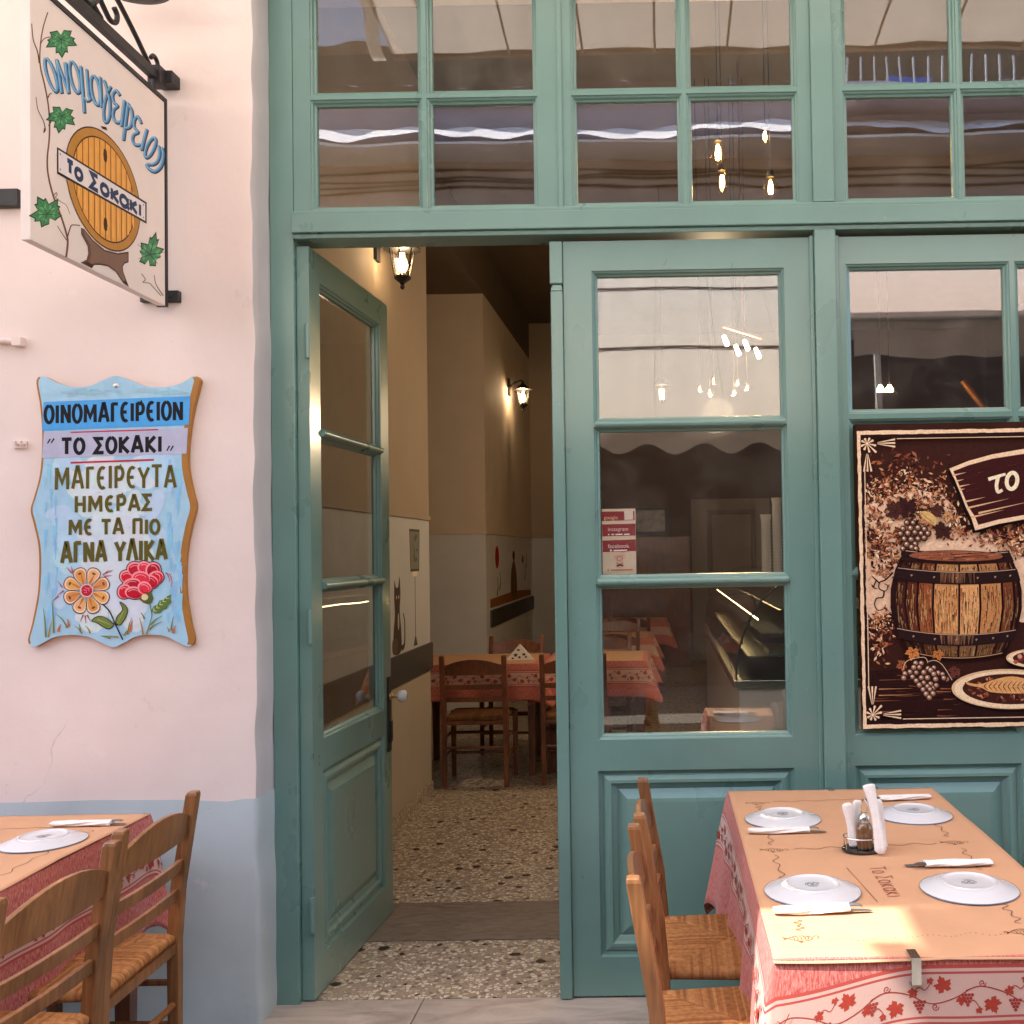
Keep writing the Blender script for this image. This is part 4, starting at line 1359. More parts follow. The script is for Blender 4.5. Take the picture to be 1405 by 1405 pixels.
# tendrils
P.pre = pz
P.stroke(catmull([(455, 1100), (420, 1120), (440, 1170), (390, 1240), (330, 1270), (290, 1300)], 5), 9, lin(236, 200, 168), 4)
P.pre = pq
for pts in ([(360, 90), (300, 150), (255, 170), (250, 220), (300, 240), (320, 200), (290, 180)], [(255, 180), (200, 130), (190, 125)], [(290, 240), (280, 290), (230, 300), (215, 350), (240, 395), (290, 380), (300, 350)], [(230, 150), (205, 210), (235, 220)]):
    P.stroke(catmull(pts, 5), 13, dbr, 6)
# barrel body
def bw_(y):                                                   # half width of the barrel at drawing height y (in the lower drawing scale)
    t = (y - 330) / 430
    return 530 * (1 - .25 * t * t)
BCX = 868
def bpt(f, y):                                                # f -1..1 across
    return (BCX + f * bw_(y), y + 34 * (1 - f * f) * (0.4 + .6 * (y + 200) / 900) * 1.6 - 30)
P.pre = pq
N_ = 24
P.poly([bpt(-1 + 2 * i / N_, -70) for i in range(N_ + 1)] + [bpt(1, y) for y in (100, 250, 400, 550, 740)] + [bpt(1 - 2 * i / N_, 765) for i in range(N_ + 1)] + [bpt(-1, y) for y in (740, 550, 400, 250, 100)], dbr)
staves = [(-.93, -.78), (-.77, -.60), (-.59, -.36), (-.35, .04), (.05, .36), (.37, .70), (.71, .88), (.89, .95)]
bcol = [(70, 32, 26), (98, 46, 30), (150, 82, 48), (206, 146, 92), (222, 162, 106), (198, 134, 82), (122, 64, 40), (74, 34, 28)]
for (a, b), c in zip(staves, bcol):
    for y0, y1, k in ((175, 560, 1.0), (20, 75, .9), (650, 735, .55)):
        cl = lin(*[v * k for v in c])
        P.poly([bpt(a + .012, y0), bpt(a + .012, (y0 + y1) / 2), bpt(a + .012, y1), bpt(b - .012, y1), bpt(b - .012, (y0 + y1) / 2), bpt(b - .012, y0)], cl)
        n = int((b - a) * (330 if y1 - y0 > 200 else 90))
        for q in range(n):
            f = rnd.uniform(a + .02, b - .02); ya = rnd.uniform(y0 + 6, y1 - 20); yb = min(y1 - 4, ya + rnd.uniform(14, 110))
            shade = rnd.choice(((60, 24, 20), (92, 44, 28), (236, 182, 116), (170, 92, 50), (246, 204, 140)))
            P.stroke([bpt(f, ya), bpt(f + rnd.uniform(-.006, .006), (ya + yb) / 2), bpt(f, yb)], rnd.uniform(3, 9), lin(*[v * (.45 + .55 * k) * (1 - .45 * abs(a + b) / 2) for v in shade]), 2)
for y0, y1 in ((-60, 18), (78, 172), (562, 648)):
    n = 30
    P.poly([bpt(-1.0 + 2.0 * i / n, y0) for i in range(n + 1)] + [bpt(1.0 - 2.0 * i / n, y1) for i in range(n + 1)], lin(42, 24, 24))
    n = 10
    for q in range(26):
        f = rnd.gauss(-.02, .13); 
        P.stroke([bpt(f, y0 + 8), bpt(f, y1 - 8)], rnd.uniform(8, 26), lin(*rnd.choice(((112, 78, 56), (86, 56, 44), (142, 100, 70)))), 4)
    P.stroke([bpt(-.97 + 1.94 * i / 30, y0 + 2) for i in range(31)], 5, lin(200, 168, 140))
    for f in (-.72, -.36, .0, .34, .62, .86):
        P.ellipse(*bpt(f, (y0 + y1) / 2), 9, 9, lin(176, 140, 116), 8); P.ellipse(*bpt(f + .01, (y0 + y1) / 2 + 4), 5, 5, dbr, 8)
P.stroke([bpt(-.9 + 1.8 * i / 30, 742) for i in range(31)], 6, lin(196, 150, 116))
# lid
P.pre = pz
P.ellipse(862, 1098, 395, 52, dbr, 40)
P.ellipse(862, 1092, 375, 42, lin(146, 84, 60), 40)
for k in range(46):
    x = rnd.uniform(540, 1180); w = 42 * sqrt(max(0, 1 - ((x - 862) / 375) ** 2)); y = 1092 + rnd.uniform(-w, w) * .85
    P.stroke([(x - rnd.uniform(20, 90), y + 4), (x + rnd.uniform(20, 90), y - 4)], rnd.uniform(3, 8), lin(*rnd.choice(((90, 40, 32), (196, 132, 96), (60, 26, 24), (170, 96, 66)))), 2)
# sign plank with its first word
P.pre = pz
plank = [(805, 390), (960, 325), (1150, 270), (1405, 222), (1800, 180), (2300, 170), (2330, 640), (1900, 700), (1405, 790), (1200, 830), (1015, 885), (985, 790), (940, 700), (900, 600), (850, 480)]
P.poly([(x - 18, y + 24) for x, y in plank], lin(24, 10, 10))
P.poly(plank, cream)
P.poly([(838, 410), (960, 360), (1150, 305), (1405, 262), (1800, 225), (2270, 215), (2290, 610), (1900, 665), (1405, 755), (1200, 795), (1040, 840), (1010, 770), (955, 690), (915, 590), (870, 490)], lin(62, 24, 24))
for k in range(90):
    x = rnd.uniform(860, 2150); y = rnd.uniform(330, 780); sl = -(.16 + .12 * (1 - min(1, (x - 800) / 1200)))
    if y < 440 - (x - 900) * .22 or y > 800 - (x - 1000) * .20 or x < 800 + (y - 330) * .45: continue
    l = rnd.uniform(40, 190)
    P.stroke([(x, y), (x + l / 2, y + sl * l / 2 + rnd.uniform(-3, 3)), (x + l, y + sl * l)], rnd.uniform(3, 10), lin(*rnd.choice(((40, 14, 16), (88, 36, 32), (112, 52, 40), (46, 18, 18)))), 1)
for x, y, l in ((830, 445, 110), (860, 490, 60), (880, 535, 90), (890, 560, 40), (930, 655, 160), (950, 705, 330), (980, 780, 260), (1040, 745, 400)):
    P.stroke([(x, y), (x + l * .5, y - l * .12), (x + l, y - l * .24)], 16, lin(226, 180, 140), 1)
for pts, w in (([(1118, 472), (1180, 452), (1256, 428)], 30), ([(1196, 452), (1184, 520), (1196, 572), (1232, 556)], 32)):
    P.stroke(catmull(pts, 5), w, lin(246, 232, 196), w * .7)
P.stroke(ell(1308, 482, 42, 66, 24, .15), 32, lin(246, 232, 196), closed=True)
# table boards, grapes, plates
P.pre = pq
P.poly([(190, 880), (420, 860), (860, 960), (1405, 900), (2200, 860), (2200, 1240), (200, 1240)], lin(44, 20, 18))
for k in range(90):
    x = rnd.uniform(200, 2000); y = rnd.uniform(890, 1235); l = rnd.uniform(50, 260)
    P.stroke([(x, y), (x + l / 2, y + rnd.uniform(-5, 5)), (x + l, y - 6)], rnd.uniform(4, 13), lin(*rnd.choice(((84, 44, 30), (120, 68, 44), (62, 28, 22), (30, 12, 12), (150, 92, 58)))), 1)
for y in (1025, 1075): P.stroke([(250, y), (520, y - 10)], 9, lin(190, 130, 88), 1)
for a in ((520, 725, 75, .2, lin(206, 128, 66)), (720, 735, 62, -.3, lin(196, 120, 62)), (440, 830, 60, 1.2, lin(160, 92, 54)), (860, 870, 66, .5, lin(110, 58, 50))):
    pleaf(*a, pq)
G2 = [(500, 885), (545, 815), (590, 815), (530, 850), (575, 848), (645, 858), (690, 850), (460, 900), (550, 890), (610, 888), (665, 870), (725, 890), (760, 900), (520, 925), (590, 930), (640, 930), (690, 900), (705, 940), (795, 940), (450, 935), (550, 955), (610, 970), (665, 980), (770, 930), (575, 990), (640, 1000), (690, 1010), (605, 1025), (660, 1022), (710, 990), (630, 1060), (685, 1055), (655, 1088)]
grapes(G2, 24, pq, (158, 116, 94))
P.stroke(catmull([(640, 810), (620, 770), (560, 770), (470, 800), (440, 870)], 5), 5, lin(226, 190, 160))
P.stroke(catmull([(640, 800), (700, 790), (760, 830), (835, 945)], 5), 5, lin(226, 190, 160))
for cx, cyy, rx_, ry_ in ((1290, 1010, 460, 160), (1520, 762, 255, 78)):
    P.ellipse(cx, cyy + 12, rx_ + 8, ry_ + 10, lin(20, 8, 8), 44)
    P.ellipse(cx, cyy, rx_, ry_, cream2, 44)
    P.ellipse(cx + 6, cyy + 4, rx_ * .965, ry_ * .93, lin(244, 214, 176), 44)
    P.ellipse(cx + 10, cyy, rx_ * .83, ry_ * .76, lin(70, 32, 26), 44)
for k in range(150):
    t = rnd.uniform(0, 6.28); r = sqrt(rnd.random()) * .8
    P.ellipse(1300 + 460 * r * cos(t), 1010 + 118 * r * sin(t), rnd.uniform(6, 22), rnd.uniform(4, 12), lin(*rnd.choice(((46, 18, 18), (112, 62, 44), (150, 86, 56), (84, 40, 32), (196, 130, 92)))), 8, rnd.uniform(0, 3))
fish = catmull([(940, 960), (1050, 975), (1180, 930), (1320, 905), (1480, 940), (1600, 1000), (1480, 1040), (1300, 1050), (1140, 1040), (1060, 1005), (960, 985)], 5, True)
P.poly(fish, lin(60, 26, 20)); P.poly([(x * .97 + 38, y * .94 + 58) for x, y in fish], lin(224, 164, 104))
for k in range(13):
    x = 1090 + k * 38
    P.stroke([(x, 990 - k * .6), (x + 34, 955 - 12 * sin(k / 13 * pi))], 9, lin(84, 40, 26), 2); P.stroke([(x, 992), (x + 30, 1022 + 14 * sin(k / 13 * pi))], 9, lin(84, 40, 26), 2)
for k in range(16): P.ellipse(1520 + rnd.gauss(0, 80), 762 + rnd.gauss(0, 20), 20, 17, lin(*rnd.choice(((170, 96, 80), (216, 150, 122), (110, 52, 46)))), 10)
# border and corner flowers
P.pre = None
P.poly(jag(0.681, 1.79, 1.935, 1.949), cream)
P.poly(jag(0.681, 1.79, 0.917, 0.931), cream)
vj = lambda x0, x1, z0, z1: [(a, b) for b, a in jag(z0, z1, x0, x1)]
P.poly(vj(0.682, 0.694, 0.918, 1.948), cream)
P.poly(vj(1.778, 1.790, 0.918, 1.948), cream)
P.poly(jag(0.694, 1.778, 0.931, 0.945, a=.0008), dbr)
P.poly(jag(0.694, 1.778, 1.922, 1.935, a=.0008), dbr)
P.poly(vj(0.694, 0.701, 0.931, 1.935), dbr)
P.stroke([(0.82, 1.920), (1.65, 1.920)], .0025, cream)
P.stroke([(0.82, 0.948), (1.65, 0.948)], .0030, cream)
P.stroke([(0.706, 1.82), (0.706, 1.40), (0.704, 1.05)], .003, cream)
def cornerflower(x, z, sx, sz):
    def at_(l, a): return (x + sx * l * cos(a), z + sz * l * sin(a))
    for a, l in ((.79, .046), (.25, .032), (1.32, .032), (2.0, .024), (2.75, .022), (-.45, .024), (3.6, .020), (4.3, .018), (-1.1, .020)):
        P.stroke([at_(.005, a), at_(l * .6, a), at_(l * .9, a)], .0022, cream, .0075)
        P.ellipse(*at_(l * .9, a), .0042, .0042, cream, 10)
    P.ellipse(x, z, .005, .005, cream, 10)
    for dx, dz in ((1, 0), (0, 1)):
        for k in (-.013, 0.000, .013):
            P.stroke([(x + sx * (dx * .036 + dz * k * .2), z + sz * (dz * .036 + dx * k * .2)), (x + sx * (dx * .098 + dz * k), z + sz * (dz * .098 + dx * k))], .0012, cream, .0065)
cornerflower(0.716, 1.905, 1, -1); cornerflower(0.716, 0.964, 1, 1); cornerflower(1.752, 1.905, -1, -1); cornerflower(1.752, 0.964, -1, 1)
P.build('print', M_print, po)

# ------------------------------------------------------------------ cards stuck inside the door's middle pane
cd = thing('window_card', (-0.18, 0.045, 1.465), 'red and cream social media card stuck to the inside of the door glass', 'card')
CY = 0.0500
cw0, cw1 = -0.2145, -0.0955
MB().box(cw0, cw1, CY, CY + 0.001, 1.463, 1.694).build('card', mat('cream_card', lin(240, 214, 186), rough=0.6), cd)
P = Painter(lambda u, v, h: (u, CY - h, v), eps=5e-6)
def cs(x, y):
    return (cw0 + (x - 130) / (735 - 130) * (cw1 - cw0), 1.694 - (y - 150) / (1320 - 150) * 0.231)
P.pre = cs
crd, pk = lin(160, 44, 50), lin(236, 196, 188)
P.poly([(124, 195), (718, 195), (722, 358), (126, 364)], crd)
P.poly([(534, 195), (690, 195), (694, 346), (536, 350)], lin(244, 226, 210))
P.poly([(132, 424), (730, 418), (730, 632), (136, 640)], crd)
P.poly([(136, 712), (732, 702), (734, 910), (140, 920)], crd)
def printed(text, x0, yb, width, col, hgt=None):
    ff = font_faces(text, 1.0)
    xs = [p[0] for f in ff for p in f]
    k = width / (max(xs) - min(xs)); ky = k if hgt is None else hgt
    mnx = min(xs)
    P.h += 1e-5
    for f in ff:
        P.poly([(x0 + (p[0] - mnx) * k, yb - p[1] * ky) for p in f], col)
printed('google', 165, 335, 250, lin(232, 180, 150))
printed('instagram', 240, 545, 360, pk)
printed('facebook', 235, 850, 380, lin(238, 206, 196))
for y, xs in ((610, ((240, 262), (300, 345), (370, 495), (525, 625))), (895, ((270, 300), (335, 575)))):
    for a, b in xs: P.stroke([(a, y), (b, y - 3)], 22, lin(244, 226, 220))
P.ellipse(285, 893, 17, 20, lin(244, 226, 220), 10)
P.stroke(ell(440, 1030, 95, 70, 20, 0, pi * .95, pi * 2.05, True), 22, lin(226, 166, 150))
P.stroke(ell(440, 1040, 50, 40, 14), 14, lin(200, 120, 110), closed=True)
P.stroke([(385, 1110), (440, 1150), (500, 1110)], 22, lin(200, 120, 110)); P.stroke([(385, 1170), (440, 1150), (505, 1170)], 30, lin(110, 40, 40))
P.stroke([(275, 1245), (670, 1238)], 22, lin(190, 120, 100)); P.ellipse(230, 1245, 14, 28, lin(190, 140, 90), 8)
P.build('print', M_paint, cd)
# ------------------------------------------------------------------ chairs with woven rush seats
M_rush = attr_mat('woven_rush', rough=0.75, var=0.30, vscale=70, bump=0.3, spec=0.25)
def rush_seat(W=0.415, D=0.385, T=0.032, nu=190, nv=180, z0=0.45, detail=True):
    mb = MB()
    rnd = random.Random(2)
    straw = [lin(172, 120, 74), lin(166, 114, 69), lin(154, 102, 59), lin(180, 128, 80), lin(148, 96, 55), lin(170, 118, 72)]
    hues = [rnd.choice(straw) for _ in range(400)]
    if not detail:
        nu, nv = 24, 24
        hues = [tuple(c * .38 for c in h) for h in hues]  # indoor seats darkened, the dim room put into the straw colour
    pitch = 0.0056
    r = T / 2
    def prof(t, half):
        # t -1..1 -> across the seat incl. the roll over the rail
        s = t * (half + r * 1.4)
        if abs(s) <= half - r:
            return s, r, 0
        e = abs(s) - (half - r)
        a = min(e / r, 2.4)
        return math.copysign(half - r + r * sin(a), s), r * cos(a), a
    V = []
    for i in range(nu + 1):
        row = []
        for j in range(nv + 1):
            tx, ty = -1 + 2 * i / nu, -1 + 2 * j / nv
            x, zx, ax = prof(tx, W / 2)
            y, zy, ay = prof(ty, D / 2)
            z = min(zx, zy)
            if ax > 0 and ay > 0: z = r * cos(max(ax, ay))
            side = abs(tx) > abs(ty)
            c = ty * D / 2 if side else tx * W / 2
            c += 0.0014 * sin(x * 55 + y * 31) + .0008 * sin(x * 131 - y * 97)
            ph = c / pitch
            seam = min(1, abs(abs(tx) - abs(ty)) / 0.05)
            st = abs(sin(ph * pi)) ** 0.6
            z += 0.0016 * st * (0.4 + .6 * seam) + 0.007 * (1 - tx * tx) * (1 - ty * ty) - 0.003 * (1 - seam)
            wd = 1.0 + 0.11 * (0.5 - ty * .5) * 0
            row.append((x * (1 + 0.06 * (ty)), y, z0 + z))
        V.append(row)
    ids = [[mb.vert(V[i][j]) for j in range(nv + 1)] for i in range(nu + 1)]
    for i in range(nu):
        for j in range(nv):
            tx, ty = -1 + 2 * (i + .5) / nu, -1 + 2 * (j + .5) / nv
            side = abs(tx) > abs(ty)
            c = ty * D / 2 if side else tx * W / 2
            k = int(math.floor(c / pitch * 1.0 + .35 * sin(x * 0 + (tx if not side else ty) * 7))) + (100 if side else 200) + (37 if (tx if side else ty) > 0 else 0)
            mb.f.append([ids[i][j], ids[i + 1][j], ids[i + 1][j + 1], ids[i][j + 1]]); mb.m.append(0)
            mb.colr[len(mb.f) - 1] = hues[k % 400]
    return mb

SEAT_FINE = None
def make_chair(label, wood, fine=True, group=None):
    t = proto('rush_chair', label, 'chair', group)
    s = rush_seat(detail=fine).build('rush_seat', M_rush, t)
    s.data.polygons.foreach_set('use_smooth', [True] * len(s.data.polygons))
    h = 0.0175
    for sx in (-1, 1):
        # rear post: upright to the seat, raked above it
        mb = MB()
        pts = [(-0.185, 0.0), (-0.185, 0.44), (-0.197, 0.60), (-0.240, 0.862), (-0.242, 0.872)]
        w = [0.015, h, h, 0.0165, 0.0135]
        for (ya, za), (yb, zb), wa, wb2 in zip(pts, pts[1:], w, w[1:]):
            x = sx * 0.205
            mb.hexa([(x - wa, ya - wa, za), (x + wa, ya - wa, za), (x + wa, ya + wa, za), (x - wa, ya + wa, za)],
                    [(x - wb2, yb - wb2, zb), (x + wb2, yb - wb2, zb), (x + wb2, yb + wb2, zb), (x - wb2, yb + wb2, zb)])
        mb2 = MB()
        # one continuous post instead of stacked blocks
        rings = []
        for (y, z), q in zip(pts, w):
            x = sx * 0.205
            rings.append([mb2.vert(p) for p in ((x - q, y - q, z), (x + q, y - q, z), (x + q, y + q, z), (x - q, y + q, z))])
        for a, b in zip(rings, rings[1:]):
            for j in range(4):
                mb2.f.append([a[j], a[(j + 1) % 4], b[(j + 1) % 4], b[j]]); mb2.m.append(0)
        mb2.f.append(rings[0][::-1]); mb2.f.append(rings[-1]); mb2.m += [0, 0]
        mb2.build('rear_post', wood, t, bevel=0.003)
        mb = MB()
        x = sx * 0.215
        mb.hexa([(x - .014, .155, 0), (x + .014, .155, 0), (x + .014, .183, 0), (x - .014, .183, 0)], [(x - .017, .15, .455), (x + .017, .15, .455), (x + .017, .185, .455), (x - .017, .185, .455)])
        mb.build('front_leg', wood, t, bevel=0.003)
    def yb(z):
        for (ya, za), (y2, zb) in zip(pts, pts[1:]):
            if za <= z <= zb: return ya + (y2 - ya) * (z - za) / (zb - za)
        return pts[-1][0]
    def slat(name, z0, z1, arch, bow):
        mb = MB(); n = 16
        def f0(i, z):
            u = -1 + 2 * i / n
            return u * 0.190, yb(z) - bow * (1 - u * u)
        for side in (0.009, -0.006):
            pass
        P0, P1 = [], []
        for i in range(n + 1):
            u = -1 + 2 * i / n
            zt = z1 + arch * (1 - u * u)
            for zz, arr in ((z0, P0), (zt, P1)):
                x, y = f0(i, min(zz, .86))
                arr.append((x, y, zz))
        th = 0.007
        ids = [[mb.vert((x, y - th, z)) for x, y, z in P0], [mb.vert((x, y - th, z)) for x, y, z in P1], [mb.vert((x, y + th, z)) for x, y, z in P1], [mb.vert((x, y + th, z)) for x, y, z in P0]]
        for i in range(n):
            for a in range(4):
                b = (a + 1) % 4
                mb.f.append([ids[a][i], ids[a][i + 1], ids[b][i + 1], ids[b][i]]); mb.m.append(0)
        mb.f.append([ids[a][0] for a in range(4)]); mb.f.append([ids[a][n] for a in range(4)][::-1]); mb.m += [0, 0]
        mb.build(name, wood, t, bevel=0.002)
    slat('top_rail', 0.742, 0.805, 0.042, 0.012)
    slat('back_slat', 0.645, 0.680, 0.0, 0.010)
    slat('back_slat', 0.562, 0.595, 0.0, 0.008)
    st = MB()
    for z, y0 in ((0.16, .169), (0.30, .169)):
        st.tube([(-0.21, y0, z), (0.21, y0, z)], .010, 8)
    for sx in (-1, 1):
        for z in (0.20, 0.32):
            st.tube([(sx * .205, -0.185, z), (sx * .214, 0.169, z)], .010, 8)
    st.tube([(-0.205, -0.185, 0.26), (0.205, -0.185, 0.26)], .010, 8)
    for z in (0.425,):
        st.box(-0.19, 0.19, -0.196, -0.176, z - .015, z + .012).box(-0.19, 0.19, .158, .178, z - .015, z + .012)
    st.build('stretchers', wood, t)
    return t
GS = -0.008
OUT_CH = 'wooden rush-seat chairs outside the shopfront'
chA = make_chair('brown wooden rush-seat chair at the right table, nearest the green door', M_wood, True, OUT_CH)
chA.location = (0.168, -0.685, GS); chA.rotation_euler = (0, 0, radians(-90))
def chair_copy(src, label, loc, deg, group):
    c = copy_tree(src)
    c['label'] = label; c['group'] = group
    c.location = loc; c.rotation_euler = (0, 0, radians(deg))
    return c
chair_copy(chA, 'brown rush-seat chair at the right table, cut by the bottom of the photo', (0.162, -1.190, GS), -88.5, OUT_CH)
chair_copy(chA, 'brown wooden rush-seat chair at the left table, nearest the pink wall', (-1.622, -0.765, GS), 91, OUT_CH)
chair_copy(chA, 'brown rush-seat chair at the left table, with its back across the cloth', (-1.592, -1.265, GS), 88, OUT_CH)

# ------------------------------------------------------------------ tables and cloths
def make_table(label, x0, x1, y0, y1, zt, zf, wood, group=None):
    t = thing('dining_table', ((x0 + x1) / 2, (y0 + y1) / 2, zf), label, 'table', group)
    MB().box(x0 + .006, x1 - .006, y0 + .006, y1 - .006, zt - 0.028, zt).build('tabletop', wood, t, bevel=0.003)
    for x in (x0 + .02, x1 - .08):
        for y in (y0 + .02, y1 - .08):
            MB().hexa([(x + .008, y + .008, zf), (x + .052, y + .008, zf), (x + .052, y + .052, zf), (x + .008, y + .052, zf)], [(x, y, zt - .0285), (x + .06, y, zt - .0285), (x + .06, y + .06, zt - .0285), (x, y + .06, zt - .0285)]).build('leg', wood, t, bevel=0.003)
    ap = MB()
    ap.box(x0 + .08, x1 - .08, y0 + .03, y0 + .05, zt - .11, zt - .029).box(x0 + .08, x1 - .08, y1 - .05, y1 - .03, zt - .11, zt - .029)
    ap.box(x0 + .03, x0 + .05, y0 + .08, y1 - .08, zt - .11, zt - .029).box(x1 - .05, x1 - .03, y0 + .08, y1 - .08, zt - .11, zt - .029)
    ap.build('apron', wood, t)
    return t

def cloth_mat(name, red, pale, band, line):
    m, nt, out = new_mat(name)
    N, L = nt.nodes, nt.links
    b = N.new('ShaderNodeBsdfPrincipled'); b.inputs['Roughness'].default_value = .85; b.inputs['Specular IOR Level'].default_value = .2
    b.inputs['Sheen Weight'].default_value = .15
    L.new(b.outputs[0], out.inputs[0])
    uv = N.new('ShaderNodeUVMap'); uv.uv_map = 'UVMap'
    mp = N.new('ShaderNodeMapping'); mp.inputs['Scale'].default_value = (260, 60, 1)
    L.new(uv.outputs[0], mp.inputs[0])
    n = N.new('ShaderNodeTexNoise'); n.inputs['Scale'].default_value = 1; n.inputs['Detail'].default_value = 4; n.inputs['Roughness'].default_value = .7
    L.new(mp.outputs[0], n.inputs['Vector'])
    r = N.new('ShaderNodeValToRGB')
    r.color_ramp.elements[0].position = .40; r.color_ramp.elements[0].color = (*red, 1)
    r.color_ramp.elements[1].position = .68; r.color_ramp.elements[1].color = (*pale, 1)
    L.new(n.outputs['Fac'], r.inputs[0])
    sp = N.new('ShaderNodeSeparateXYZ'); L.new(uv.outputs[0], sp.inputs[0])
    def between(a, c):
        g = N.new('ShaderNodeMath'); g.operation = 'COMPARE'
        g.inputs[1].default_value = (a + c) / 2; g.inputs[2].default_value = (c - a) / 2
        L.new(sp.outputs[1], g.inputs[0])
        return g.outputs[0]
    col = r.outputs[0]
    for a, c, cl in ((.050, .150, band), (.056, .0605, line), (.1395, .144, line), (.043, .050, red), (.150, .157, red)):
        mx = N.new('ShaderNodeMix'); mx.data_type = 'RGBA'
        L.new(between(a, c), mx.inputs[0]); L.new(col, mx.inputs[6]); mx.inputs[7].default_value = (*cl, 1)
        col = mx.outputs[2]
    n3 = N.new('ShaderNodeTexNoise'); n3.inputs['Scale'].default_value = 1; n3.inputs['Detail'].default_value = 2
    mp3 = N.new('ShaderNodeMapping'); mp3.inputs['Scale'].default_value = (900, 900, 1)
    L.new(uv.outputs[0], mp3.inputs[0]); L.new(mp3.outputs[0], n3.inputs['Vector'])
    h = N.new('ShaderNodeMapRange'); h.inputs[1].default_value = .3; h.inputs[2].default_value = .7; h.inputs[3].default_value = .82; h.inputs[4].default_value = 1.12
    L.new(n3.outputs['Fac'], h.inputs[0])
    vm = N.new('ShaderNodeVectorMath'); vm.operation = 'SCALE'
    L.new(col, vm.inputs[0]); L.new(h.outputs[0], vm.inputs['Scale']); L.new(vm.outputs[0], b.inputs['Base Color'])
    bp = N.new('ShaderNodeBump'); bp.inputs['Strength'].default_value = .5; bp.inputs['Distance'].default_value = .001
    L.new(n.outputs['Fac'], bp.inputs['Height']); L.new(bp.outputs[0], b.inputs['Normal'])
    return m
M_cloth = cloth_mat('red_woven_tablecloth', (0.44, 0.068, 0.055), (0.64, 0.30, 0.26), (0.57, 0.365, 0.315), (0.40, 0.065, 0.055))

class Cloth:
    def __init__(s, x0, x1, y0, y1, z, drop, seed=0, flare=.5):
        s.r = (x0, x1, y0, y1); s.z = z; s.drop = drop; s.ph = seed * 1.7; s.flare = flare
        Lx, Ly = x1 - x0, y1 - y0
        s.ca = 0.16
        s.vshift = lambda q: 0.0
        s.segs = [('e', (x0, y0), (1, 0), (0, -1), Lx), ('c', (x1, y0), -90, 0, s.ca), ('e', (x1, y0), (0, 1), (1, 0), Ly), ('c', (x1, y1), 0, 90, s.ca),
                  ('e', (x1, y1), (-1, 0), (0, 1), Lx), ('c', (x0, y1), 90, 180, s.ca), ('e', (x0, y1), (0, -1), (-1, 0), Ly), ('c', (x0, y0), 180, 270, s.ca)]
        s.total = 2 * (Lx + Ly) + 4 * s.ca
    def pt(s, q, d, h=0.0):
        q = q % s.total
        a = 0
        for sg in s.segs:
            if q <= a + sg[4] + 1e-9: break
            a += sg[4]
        t = q - a
        if sg[0] == 'e':
            bx, by = sg[1][0] + sg[2][0] * t, sg[1][1] + sg[2][1] * t
            nx, ny = sg[3]
            e = min(t, sg[4] - t)
            cn = math.exp(-(e / .10) ** 1.0) * .55
        else:
            f = t / sg[4]
            ang = radians(sg[2] + (sg[3] - sg[2]) * f)
            bx, by = sg[1]
            nx, ny = cos(ang), sin(ang)
            cn = .55 + .45 * (1 - abs(2 * f - 1))
        dn = d / s.drop
        fold = sin(q * 17 + s.ph) * .5 + sin(q * 29 + s.ph * 2.1) * .3 + sin(q * 7.3 + s.ph * .7) * .4
        o = 0.004 + min(d, .02) * .15 + d * (0.05 + .075 * fold * min(1, dn * 1.6)) + cn * d * s.flare
        z = s.z - d * (1 - .18 * cn * s.flare) - (cn ** 3) * .16 * d * 1.6
        o += h
        return (bx + nx * o, by + ny * o, z)
    def mesh(s, nq=360, nd=18):
        mb = MB()
        rows = []
        for i in range(nq):
            q = s.total * i / nq
            rows.append([mb.vert(s.pt(q, s.drop * j / nd)) for j in range(nd + 1)])
        for i in range(nq):
            k = (i + 1) % nq
            for j in range(nd):
                mb.f.append([rows[i][j], rows[k][j], rows[k][j + 1], rows[i][j + 1]]); mb.m.append(0)
                qa, qb = s.total * i / nq, s.total * (i + 1) / nq
                va, vb = s.vshift(qa), s.vshift(s.total * k / nq)
                mb.uv[len(mb.f) - 1] = [(qa, s.drop * j / nd + va), (qb, s.drop * j / nd + vb), (qb, s.drop * (j + 1) / nd + vb), (qa, s.drop * (j + 1) / nd + va)]
        x0, x1, y0, y1 = s.r
        mb.f.append([rows[i][0] for i in range(nq)]); mb.m.append(0)
        mb.uv[len(mb.f) - 1] = [(mb.v[rows[i][0]][0], .2 + .0 * i) for i in range(nq)]
        return mb
